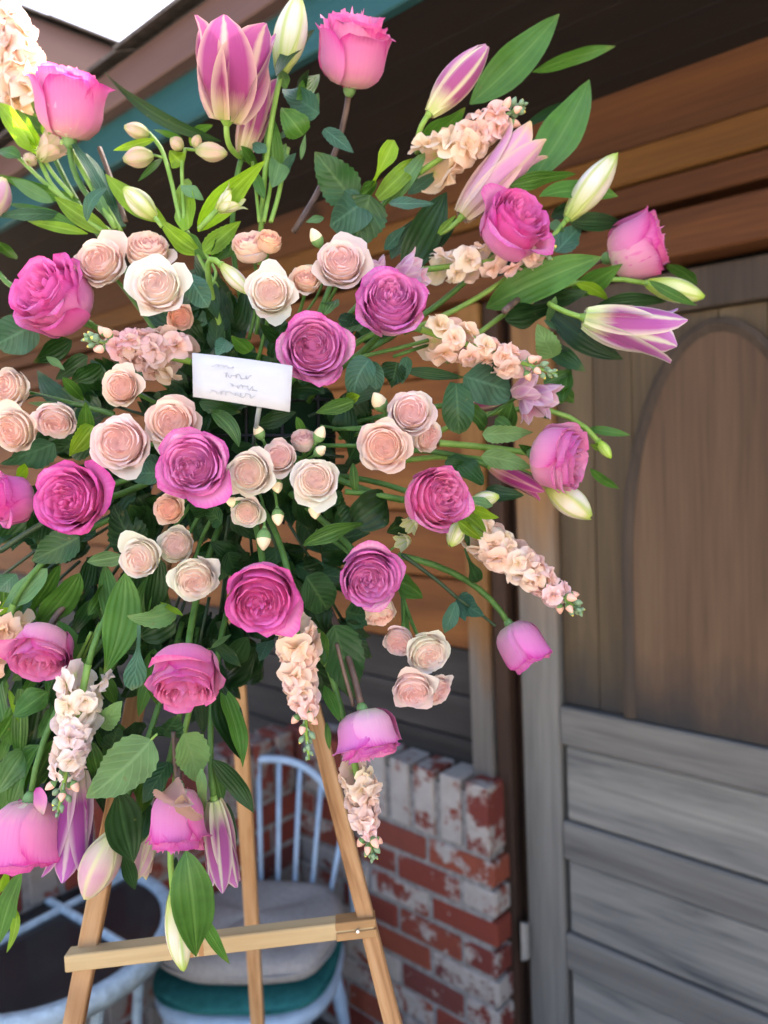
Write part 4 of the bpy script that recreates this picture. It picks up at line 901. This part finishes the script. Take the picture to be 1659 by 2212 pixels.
# ---------------------------------------------------------------- card
cr = thing('gift_card', 'small white card with faint handwriting tucked among the roses', 'card', at(523, 825, .655))
cp = [at(415, 762, .668), at(632, 790, .652), at(626, 890, .645), at(417, 857, .661)]
def cardpt(u, v, o=0.0):
    p = cp[0]*(1-u)*(1-v)+cp[1]*u*(1-v)+cp[2]*u*v+cp[3]*(1-u)*v; return p-FW*(o+.004*math.sin(math.pi*u))
V = [cardpt(u/8, v/3, o) for o in (0, -.0006) for v in range(4) for u in range(9)]
F = [(v*9+u, (v+1)*9+u, (v+1)*9+u+1, v*9+u+1) for v in range(3) for u in range(8)]; F += [tuple(36+i for i in q[::-1]) for q in F]
rim = [u for u in range(9)]+[9*v+8 for v in range(1, 4)]+[27+u for u in range(7, -1, -1)]+[9*v for v in (2, 1)]
F += [(rim[i], rim[(i+1) % len(rim)], 36+rim[(i+1) % len(rim)], 36+rim[i]) for i in range(len(rim))]
new('card', loc_of(cr, np.array(V)), F, plain('white_card_paper', (.47, .465, .475), .7, .2, 0, .03, 20), cr)
m_ink = plain('faded_ink', (.385, .38, .40), .8, .1)
ink = MB(); rr_ = random.Random(5)
for (u0, u1, v0, dv, amp) in [(.20, .44, .24, -.02, .03), (.33, .60, .42, -.02, .055), (.40, .66, .62, .02, .05), (.18, .64, .83, -.02, .05)]:
    n = int((u1-u0)*300); pts = []
    for i in range(n):
        t = i/(n-1); a = amp*(.5+.5*abs(math.sin(t*7+u0*30))); pts.append(cardpt(u0+(u1-u0)*t+.012*math.sin(t*n*.42), v0+dv*t+a*math.sin(t*n*.36+2*math.sin(t*17+v0*9)), .0006))
    ink.tube(loc_of(cr, np.array(pts)), .00024, 4)
ink.build('handwriting', m_ink, cr)
MB().tube(loc_of(cr, np.array([at(560, 880, .66), at(556, 905, .67), at(548, 960, .76)])), .0022, 8).build('card_holder', plain('clear_plastic_pick', (.25, .3, .3), .2, .6), cr, True)

# ---------------------------------------------------------------- foam block
fo = thing('floral_foam_cage', 'dark green wet foam block in a black cage at the heart of the spray', 'floral foam', at(545, 985, .90), None)
mm = Matrix((Vector(RT), Vector(UP), Vector(-FW))).transposed()
R3 = np.array(mm)
def fpt(p): return tuple(R3 @ np.array(p))
v, f = chbox(-.095, .095, -.075, .075, -.035, .035, .006); new('foam', [fpt(p) for p in v], f, plain('wet_foam', (.012, .03, .014), .95, .05), fo, smooth=False)
cg = MB()
for i in range(5): x = -.08+.04*i; cg.tube([fpt((x, -.078, .03)), fpt((x, -.07, .039)), fpt((x, .07, .039)), fpt((x, .078, .03))], .002, 5)
for i in range(4): y = -.06+.04*i; cg.tube([fpt((-.098, y, .03)), fpt((-.09, y, .039)), fpt((.09, y, .039)), fpt((.098, y, .03))], .002, 5)
cg.build('cage', plain('black_plastic', (.008, .008, .009), .4, .4), fo)
# ---------------------------------------------------------------- greenery that can be told apart
sprig('long curling dark leaf arching over the teal eave', [(478, 305, 224, 154, 26, 'l', 'D', .02, -22, dict(roll=.5))])
sprig('lime and green leaves at the upper left edge under the sunlit stock', [(80, 335, -5, 222, 44, 'l', 'L', .02, 5), (45, 342, -5, 326, 26, 'l', 'G', .03, 4), (112, 285, 22, 235, 34, 'l', 'G', .05, -8), (95, 320, 35, 235, 24, 'l', 'L', .03), (125, 300, 70, 245, 30, 'l', 'L', .05), (35, 560, -8, 520, 24, 'l', 'G', .03)])
sprig('long ruscus leaves sweeping to the left edge below the faded alstroemeria',
  [(172, 432, -5, 375, 30, 'l', 'G', .03, -6), (115, 437, 22, 385, 32, 'l', 'P', .03), (140, 466, -8, 468, 26, 'l', 'B', .03, 5), (238, 500, 118, 425, 44, 'l', 'L', .03, -5), (170, 495, 15, 440, 26, 'l', 'G', .04, 6), (190, 505, 60, 478, 22, 'l', 'L', .045), (188, 478, 236, 404, 24, 'l', 'B', .01, -16)],
  [([(240, 500), (190, 465), (100, 400), (30, 330)], 10, 'L', .04)])
sprig('bundle of pale stems and drooping leaves under the side view rose', [(255, 490, 150, 300, 22, 'b', 'B', .05, 8), (265, 490, 185, 330, 26, 'b', 'B', .05, 6), (245, 490, 195, 390, 20, 'l', 'P', .05)],
  [([(140, 298), (185, 380), (250, 495)], 13, 'L', .045), ([(165, 330), (215, 420), (262, 500)], 10, 'L', .05), ([(215, 320), (245, 400), (272, 480)], 12, 'B', .055)])
sprig('lime leaf with dark veins curving beside the pale bud', [(358, 478, 228, 376, 48, 'l', 'L', .035, -10), (435, 548, 345, 474, 40, 'l', 'L', .04, -6), (450, 560, 395, 500, 30, 'l', 'G', .05)])
sprig('upright lime leaves with folded tips at top centre', [(408, 495, 398, 388, 46, 'b', 'L', .04), (392, 400, 440, 432, 26, 'l', 'P', .03), (428, 500, 573, 347, 54, 'l', 'L', .035, -8), (440, 545, 520, 478, 44, 'o', 'L', .04), (455, 555, 500, 500, 40, 'o', 'G', .05), (470, 560, 545, 500, 28, 'l', 'G', .06)],
  [([(405, 500), (440, 575), (470, 620)], 9, 'L', .05), ([(440, 540), (470, 590), (445, 640)], 7, 'L', .04)])
sprig('dark leaf hugging the green white lily bud at the top', [(597, 165, 680, 64, 30, 'l', 'D', -.012, -10), (620, 190, 606, 150, 24, 'l', 'P', .01), (640, 215, 690, 160, 34, 'l', 'G', .03), (640, 215, 668, 150, 20, 'l', 'D', .03)])
sprig('blue green rounded leaves on the brown stem below the top rose', [(690, 245, 610, 192, 58, 'o', 'B', .03), (655, 292, 608, 232, 62, 'o', 'G', .025, 0, dict(roll=-.2)), (700, 278, 764, 330, 36, 'o', 'B', .03), (665, 260, 688, 200, 30, 'o', 'P', .04), (650, 345, 660, 290, 12, 'l', 'P', .02)])
sprig('leafy lime stems rising in the middle behind the top lily', [(592, 400, 588, 250, 46, 'l', 'G', .05), (588, 405, 618, 310, 46, 'l', 'P', .045), (570, 430, 545, 360, 24, 'l', 'G', .05), (555, 360, 520, 315, 24, 'l', 'G', .05), (610, 380, 640, 330, 22, 'l', 'B', .05), (575, 330, 545, 310, 26, 'l', 'B', .03), (600, 300, 640, 270, 16, 'l', 'G', .05), (600, 300, 590, 260, 14, 'l', 'P', .05)],
  [([(570, 480), (585, 400), (600, 300)], 10, 'L', .055), ([(560, 480), (552, 400), (545, 350)], 8, 'L', .055), ([(585, 480), (600, 430), (622, 320)], 11, 'L', .055)])
sprig('cluster of broad dark and blue green leaves above the wide blush rose', [(765, 435, 680, 328, 92, 'o', 'E', .04, 0, dict(roll=.15)), (792, 432, 712, 488, 84, 'r', 'B', .02, 0, dict(roll=.2)), (800, 422, 758, 545, 106, 'o', 'E', .03, 0, dict(roll=.1)), (770, 430, 815, 395, 40, 'o', 'G', .05), (840, 440, 938, 440, 26, 'o', 'B', .03), (830, 540, 875, 490, 26, 'l', 'B', .03), (700, 470, 660, 480, 16, 'l', 'P', .04)])
sprig('lime paddle leaf and lily blades right of the broad leaves', [(795, 418, 852, 303, 40, 's', 'L', .035, 0, dict(roll=0)), (815, 428, 905, 342, 42, 'b', 'L', .04), (840, 440, 918, 330, 34, 'b', 'P', .05), (880, 420, 950, 370, 26, 'l', 'B', .06)])
sprig('big dark lily leaf rising under the peach stock at top right', [(870, 590, 965, 415, 78, 'l', 'D', .06), (900, 560, 990, 470, 40, 'l', 'D', .07), (845, 560, 905, 470, 44, 'l', 'D', .08), (945, 505, 985, 465, 14, 'l', 'L', .03)])
sprig('broad pale lily leaf pointing up at the dark soffit', [(1015, 225, 1208, 30, 78, 'l', 'G', .03, 6, dict(roll=.1, tilt=.01)), (1150, 155, 1330, 100, 32, 'l', 'G', .05, -4), (905, 330, 1005, 232, 60, 'l', 'G', .045), (880, 400, 1010, 300, 44, 'l', 'P', .06)])
sprig('tall dark lily leaf standing before the brown beam', [(1140, 400, 1273, 172, 86, 'l', 'G', .035, 8, dict(roll=.25)), (1130, 275, 1240, 212, 20, 'l', 'D', .05), (1100, 330, 1240, 300, 30, 'l', 'D', .06)])
sprig('leaves wrapped around the cream lily bud', [(1100, 402, 1245, 376, 32, 'l', 'G', .0, -4), (1165, 425, 1335, 424, 42, 'l', 'G', -.005, -12), (1225, 478, 1345, 482, 40, 'l', 'D', .02), (1200, 545, 1255, 488, 56, 'o', 'B', .02), (1190, 470, 1260, 440, 34, 'l', 'D', .03), (1190, 480, 1220, 500, 24, 'o', 'P', .02)])
sprig('wide dark lily leaves behind the brown rose stem on the right', [(1050, 665, 1300, 555, 78, 'l', 'G', .04, -6, dict(roll=.2)), (1230, 640, 1345, 570, 46, 'l', 'G', .04), (1150, 660, 1270, 630, 40, 'l', 'D', .05), (1090, 690, 1200, 660, 50, 'l', 'D', .05), (1243, 612, 1314, 650, 24, 'l', 'L', .02, -8), (1040, 600, 1130, 560, 40, 'l', 'D', .06)])
sprig('dark leaves cupping the purple lily on the right', [(1285, 662, 1440, 652, 34, 'l', 'D', .02, -8), (1185, 668, 1346, 776, 62, 'l', 'D', .03, 10, dict(roll=.1)), (1180, 745, 1265, 802, 40, 'l', 'D', .04), (1402, 606, 1506, 660, 22, 'l', 'G', -.01, 3), (1440, 570, 1506, 616, 28, 'l', 'G', .02, -6), (1200, 640, 1180, 700, 18, 'l', 'P', .03), (1175, 690, 1208, 714, 10, 'l', 'B', .02)])
sprig('pale oval leaf beside the peach stock tip', [(1195, 772, 1160, 700, 56, 'o', 'R', .0, 0, dict(roll=0)), (1215, 868, 1230, 788, 36, 'o', 'G', .04), (1215, 840, 1240, 870, 30, 'o', 'G', .05), (1180, 740, 1230, 760, 26, 'o', 'D', .03)])
sprig('large round blue green leaf under the peach stock spike', [(1002, 812, 1106, 846, 92, 'r', 'B', .02, 0, dict(roll=.1))])
sprig('dark broad leaf right of the right blush pair', [(985, 828, 992, 938, 70, 'b', 'E', .03, 0, dict(roll=.1)), (870, 800, 1005, 816, 26, 'l', 'D', .03), (1048, 922, 1008, 878, 36, 'b', 'G', .05), (1090, 930, 1108, 868, 42, 'l', 'G', .05)])
sprig('notched blue green leaves right of the lavender rose', [(800, 776, 764, 852, 62, 'r', 'B', .015, 8, dict(roll=.1)), (800, 780, 812, 842, 40, 'r', 'B', .018, -4, dict(roll=0)), (858, 782, 846, 838, 56, 'o', 'E', .03), (880, 770, 868, 830, 30, 'o', 'B', .02), (765, 866, 682, 892, 36, 'o', 'G', .01), (745, 872, 778, 855, 30, 'o', 'L', .01), (730, 690, 790, 700, 36, 'o', 'B', .03), (770, 700, 750, 720, 40, 'o', 'P', .03)],
  [([(925, 735), (860, 752), (760, 775)], 9, 'G', .03), ([(925, 745), (850, 770)], 8, 'G', .035)])
sprig('serrated pale leaf lying along the lime rose stem', [(1042, 938, 1152, 934, 40, 'o', 'R', .01), (1040, 985, 1148, 1012, 46, 'o', 'R', .01, -4), (975, 985, 1045, 1046, 42, 'b', 'D', .04), (1045, 1066, 1132, 1070, 38, 'o', 'D', .04), (960, 1000, 1010, 1005, 26, 'o', 'D', .04), (1070, 905, 1110, 930, 30, 'o', 'G', .03), (1160, 985, 1120, 960, 20, 'l', 'G', .03)])
sprig('thin green blades sticking out behind the two toned rose', [(1270, 925, 1362, 940, 20, 'l', 'G', .03), (1275, 1012, 1338, 1056, 20, 'l', 'G', .03, 3), (1275, 960, 1320, 975, 16, 'l', 'L', .03)])
sprig('large round leaf at the left edge under the hot pink rose', [(78, 700, -10, 745, 84, 'r', 'B', .02, 0, dict(roll=.1)), (155, 735, 72, 782, 46, 'l', 'D', .05), (100, 770, 140, 800, 16, 'l', 'P', .03), (60, 690, 20, 700, 30, 'o', 'D', .05)])
sprig('blue green leaves between the upper blush trio and the cream rose', [(408, 598, 450, 664, 54, 'b', 'B', .01), (440, 590, 470, 690, 40, 'l', 'D', .05), (400, 690, 440, 740, 44, 'o', 'D', .05), (420, 560, 465, 620, 44, 'o', 'D', .06)])
sprig('dark leaves left of the peach blush rose', [(135, 815, 182, 866, 26, 'l', 'G', .02), (218, 788, 155, 826, 46, 'o', 'D', .03), (190, 770, 120, 820, 40, 'o', 'D', .05), (186, 942, 184, 868, 38, 'o', 'G', .02), (202, 920, 150, 986, 46, 'o', 'L', .02, 0, dict(roll=.4)), (118, 958, 0, 1002, 62, 'o', 'B', .035), (150, 880, 60, 870, 16, 'l', 'P', .03)],
  [([(10, 885), (80, 850), (160, 880)], 5, 'D', .03)])
sprig('dark leaves curving around the foot of the white card', [(455, 888, 516, 966, 36, 'l', 'G', .0, -12), (430, 870, 520, 890, 44, 'o', 'D', .03), (560, 915, 640, 890, 40, 'o', 'D', .04), (640, 900, 660, 950, 20, 'l', 'G', .02), (490, 735, 470, 770, 40, 'o', 'B', .03), (540, 760, 500, 725, 36, 'o', 'G', .03), (600, 735, 560, 700, 30, 'o', 'D', .04), (720, 650, 700, 680, 36, 'o', 'G', .01)])
sprig('blue green leaf beneath the largest blush rose', [(345, 1022, 286, 1022, 52, 'r', 'B', .01), (250, 1020, 290, 990, 30, 'o', 'B', .03), (60, 1010, 30, 1040, 30, 'l', 'L', .03), (240, 1010, 275, 1032, 18, 'l', 'P', .02), (330, 1010, 300, 960, 30, 'o', 'D', .04)])
sprig('wide dark leaf above the cream trio', [(290, 1190, 245, 1090, 84, 'o', 'E', .03), (172, 1160, 68, 1212, 76, 'o', 'E', .03), (268, 1200, 188, 1214, 36, 'l', 'P', .0), (310, 1140, 280, 1090, 50, 'o', 'D', .04), (450, 1110, 405, 1070, 50, 'o', 'E', .02), (480, 1130, 440, 1090, 40, 'o', 'E', .02), (170, 1120, 130, 1180, 60, 'o', 'D', .05)])
sprig('soft green lily leaves fanning down at the left', [(102, 1228, 4, 1312, 48, 'l', 'P', .02, -6), (172, 1238, 80, 1352, 60, 'l', 'G', .04, -5), (205, 1290, 155, 1370, 34, 'l', 'D', .05), (35, 1240, -5, 1275, 46, 'l', 'B', .03), (130, 1220, 60, 1330, 30, 'l', 'G', .05), (40, 1280, -5, 1330, 24, 'l', 'L', .04), (200, 1200, 175, 1300, 36, 'l', 'D', .06)],
  [([(0, 1190), (60, 1150), (110, 1120)], 14, 'D', .04), ([(197, 1365), (175, 1410), (150, 1455)], 8, 'L', .03), ([(215, 1345), (180, 1420)], 6, 'L', .04)])
sprig('long bright lily leaf hanging below the cream trio', [(270, 1238, 224, 1456, 78, 'l', 'G', .0, -14, dict(roll=.2, tilt=-.01)), (235, 1260, 190, 1330, 30, 'l', 'G', .04), (205, 1340, 165, 1392, 26, 'l', 'D', .04)])
sprig('pale spoon shaped leaves above the large nodding rose', [(380, 1318, 274, 1330, 50, 'o', 'P', -.01, -10, dict(roll=.3)), (376, 1340, 303, 1376, 62, 'r', 'D', .02), (300, 1350, 285, 1492, 50, 's', 'B', -.01, -4, dict(roll=.1)), (395, 1330, 345, 1300, 12, 'l', 'L', 0)])
sprig('dark round leaves in the hollow above the lilac rose', [(835, 1080, 762, 1132, 84, 'r', 'D', .025), (880, 1130, 835, 1150, 46, 'o', 'D', .03), (760, 1100, 725, 1140, 50, 'o', 'D', .03), (655, 1178, 788, 1130, 34, 'l', 'G', .01, -6), (690, 1215, 655, 1225, 50, 'o', 'D', .03), (662, 1245, 708, 1318, 78, 'r', 'E', .01, 0, dict(roll=.2)), (850, 1252, 914, 1292, 46, 'l', 'G', .02, -6), (762, 1000, 768, 1072, 20, 'l', 'G', .02), (720, 1060, 700, 1110, 60, 'o', 'D', .04)],
  [([(745, 1062), (810, 1068), (880, 1080)], 13, 'G', .02)])
sprig('blue green leaflets on the thin stem in front of the orange boards', [(986, 1300, 960, 1368, 34, 'l', 'B', .02), (990, 1288, 1046, 1330, 48, 'o', 'B', .02, 4), (988, 1296, 1006, 1342, 22, 'l', 'B', .025)],
  [([(868, 1198), (940, 1250), (988, 1292)], 9, 'D', .02), ([(988, 1292), (1040, 1328), (1070, 1352)], 7, 'D', .02)])
sprig('drooping dark rose leaves behind the hanging peach stock', [(668, 1300, 702, 1372, 62, 'o', 'D', .03), (722, 1350, 765, 1512, 96, 'o', 'E', .03, 0, dict(roll=.15)), (688, 1358, 702, 1442, 38, 'o', 'G', .015), (580, 1385, 560, 1428, 38, 'o', 'B', .01), (700, 1480, 735, 1560, 26, 'l', 'G', .02), (705, 1560, 712, 1620, 14, 'l', 'G', .03)],
  [([(727, 1390), (745, 1460), (764, 1525)], 9, 'B', .01)])
sprig('narrow dark leaf left of the long peach stock', [(1003, 1185, 1032, 1258, 32, 's', 'D', .03), (1000, 1130, 1015, 1190, 12, 'l', 'D', .03)])
sprig('blade leaves at the lower left below the nodding pink rose', [(102, 1495, 28, 1548, 56, 'l', 'G', .02), (45, 1488, 42, 1645, 34, 'b', 'G', .03), (32, 1535, -6, 1602, 36, 'l', 'G', .03), (50, 1625, -10, 1715, 62, 'o', 'P', .02), (85, 1610, -5, 1790, 76, 'l', 'G', .045, 8), (90, 1500, 60, 1640, 60, 'l', 'D', .05), (20, 1490, 40, 1560, 14, 'l', 'L', .02), (60, 1640, 20, 1760, 40, 'l', 'G', .03)])
sprig('big pale serrated rose leaf in sharp focus at lower left', [(328, 1598, 186, 1724, 108, 'o', 'R', -.035, -6, dict(roll=.05, fold=.12, tilt=.005))], [([(340, 1585), (322, 1602)], 5, 'L', -.03)])
sprig('grey green serrated leaf folded beside the easel rear leg', [(395, 1585, 425, 1690, 78, 'o', 'R', -.02, -6, dict(roll=.15)), (435, 1660, 442, 1755, 22, 'l', 'R', -.01), (350, 1590, 385, 1545, 60, 'o', 'E', .0), (218, 1572, 264, 1514, 48, 'o', 'R', .0), (238, 1618, 256, 1570, 50, 'o', 'E', .02)], [([(374, 1580), (378, 1640), (382, 1690)], 10, 'B', .0)])
sprig('dark lily leaves trailing to the right of the large nodding rose', [(470, 1470, 522, 1642, 62, 'l', 'D', .02, 6), (480, 1485, 524, 1658, 40, 'l', 'G', .015, -6), (458, 1640, 548, 1756, 42, 'l', 'D', .015, -8), (490, 1735, 490, 1885, 40, 'l', 'D', .04), (460, 1660, 480, 1730, 40, 'l', 'G', .03), (460, 1380, 520, 1440, 30, 'l', 'D', .03), (455, 1400, 500, 1370, 12, 'l', 'P', .01)])
sprig('veined dark lily leaf beside the plump pink lily bud', [(255, 1708, 288, 1864, 80, 'l', 'D', -.02, 4, dict(roll=.15)), (268, 1848, 292, 1922, 32, 'l', 'D', .02), (366, 1645, 308, 1735, 52, 'o', 'E', .02), (322, 1735, 300, 1825, 46, 'l', 'D', .03), (205, 1600, 190, 1680, 50, 'l', 'D', .04), (310, 1690, 300, 1760, 40, 'l', 'G', .03)])
sprig('long veined lily leaf hanging over the easel crossbar', [(402, 1838, 424, 2066, 88, 'l', 'G', -.035, -4, dict(roll=.1, fold=.2)), (425, 1965, 496, 2082, 26, 'l', 'G', -.02, 3), (380, 1850, 372, 1940, 20, 'l', 'D', .02)])
sprig('green blade hanging over the glass table', [(48, 1885, -4, 2042, 44, 'l', 'G', .0, 6), (36, 1965, 14, 2058, 18, 'l', 'L', .01, -6), (10, 1885, -8, 1935, 26, 'l', 'L', .0)])
sprig('dark leaves under the white stock spike', [(150, 1640, 90, 1750, 46, 'l', 'D', .03), (245, 1480, 225, 1600, 56, 'l', 'D', .05), (195, 1600, 215, 1690, 36, 'l', 'G', .03), (250, 1520, 215, 1440, 30, 'l', 'G', .03), (290, 1560, 270, 1640, 50, 'o', 'D', .05)])

# ---------------------------------------------------------------- shaded foliage filling the inside of the spray (nothing tells these sprigs apart)
fr = random.Random(21); made = 0
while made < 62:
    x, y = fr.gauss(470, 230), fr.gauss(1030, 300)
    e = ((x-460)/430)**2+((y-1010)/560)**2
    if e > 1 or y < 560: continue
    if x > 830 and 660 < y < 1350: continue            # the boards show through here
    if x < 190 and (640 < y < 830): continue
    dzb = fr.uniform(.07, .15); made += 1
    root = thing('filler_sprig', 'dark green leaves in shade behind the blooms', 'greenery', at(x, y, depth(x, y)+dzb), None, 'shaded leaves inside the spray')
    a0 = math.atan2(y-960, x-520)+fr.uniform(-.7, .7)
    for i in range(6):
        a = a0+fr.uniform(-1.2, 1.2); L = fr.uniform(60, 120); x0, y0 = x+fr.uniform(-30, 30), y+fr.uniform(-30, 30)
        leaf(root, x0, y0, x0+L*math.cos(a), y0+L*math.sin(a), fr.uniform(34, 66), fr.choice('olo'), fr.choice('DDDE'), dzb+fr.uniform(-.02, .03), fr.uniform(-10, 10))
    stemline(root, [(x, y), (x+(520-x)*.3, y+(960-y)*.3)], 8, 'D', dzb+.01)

made = 0
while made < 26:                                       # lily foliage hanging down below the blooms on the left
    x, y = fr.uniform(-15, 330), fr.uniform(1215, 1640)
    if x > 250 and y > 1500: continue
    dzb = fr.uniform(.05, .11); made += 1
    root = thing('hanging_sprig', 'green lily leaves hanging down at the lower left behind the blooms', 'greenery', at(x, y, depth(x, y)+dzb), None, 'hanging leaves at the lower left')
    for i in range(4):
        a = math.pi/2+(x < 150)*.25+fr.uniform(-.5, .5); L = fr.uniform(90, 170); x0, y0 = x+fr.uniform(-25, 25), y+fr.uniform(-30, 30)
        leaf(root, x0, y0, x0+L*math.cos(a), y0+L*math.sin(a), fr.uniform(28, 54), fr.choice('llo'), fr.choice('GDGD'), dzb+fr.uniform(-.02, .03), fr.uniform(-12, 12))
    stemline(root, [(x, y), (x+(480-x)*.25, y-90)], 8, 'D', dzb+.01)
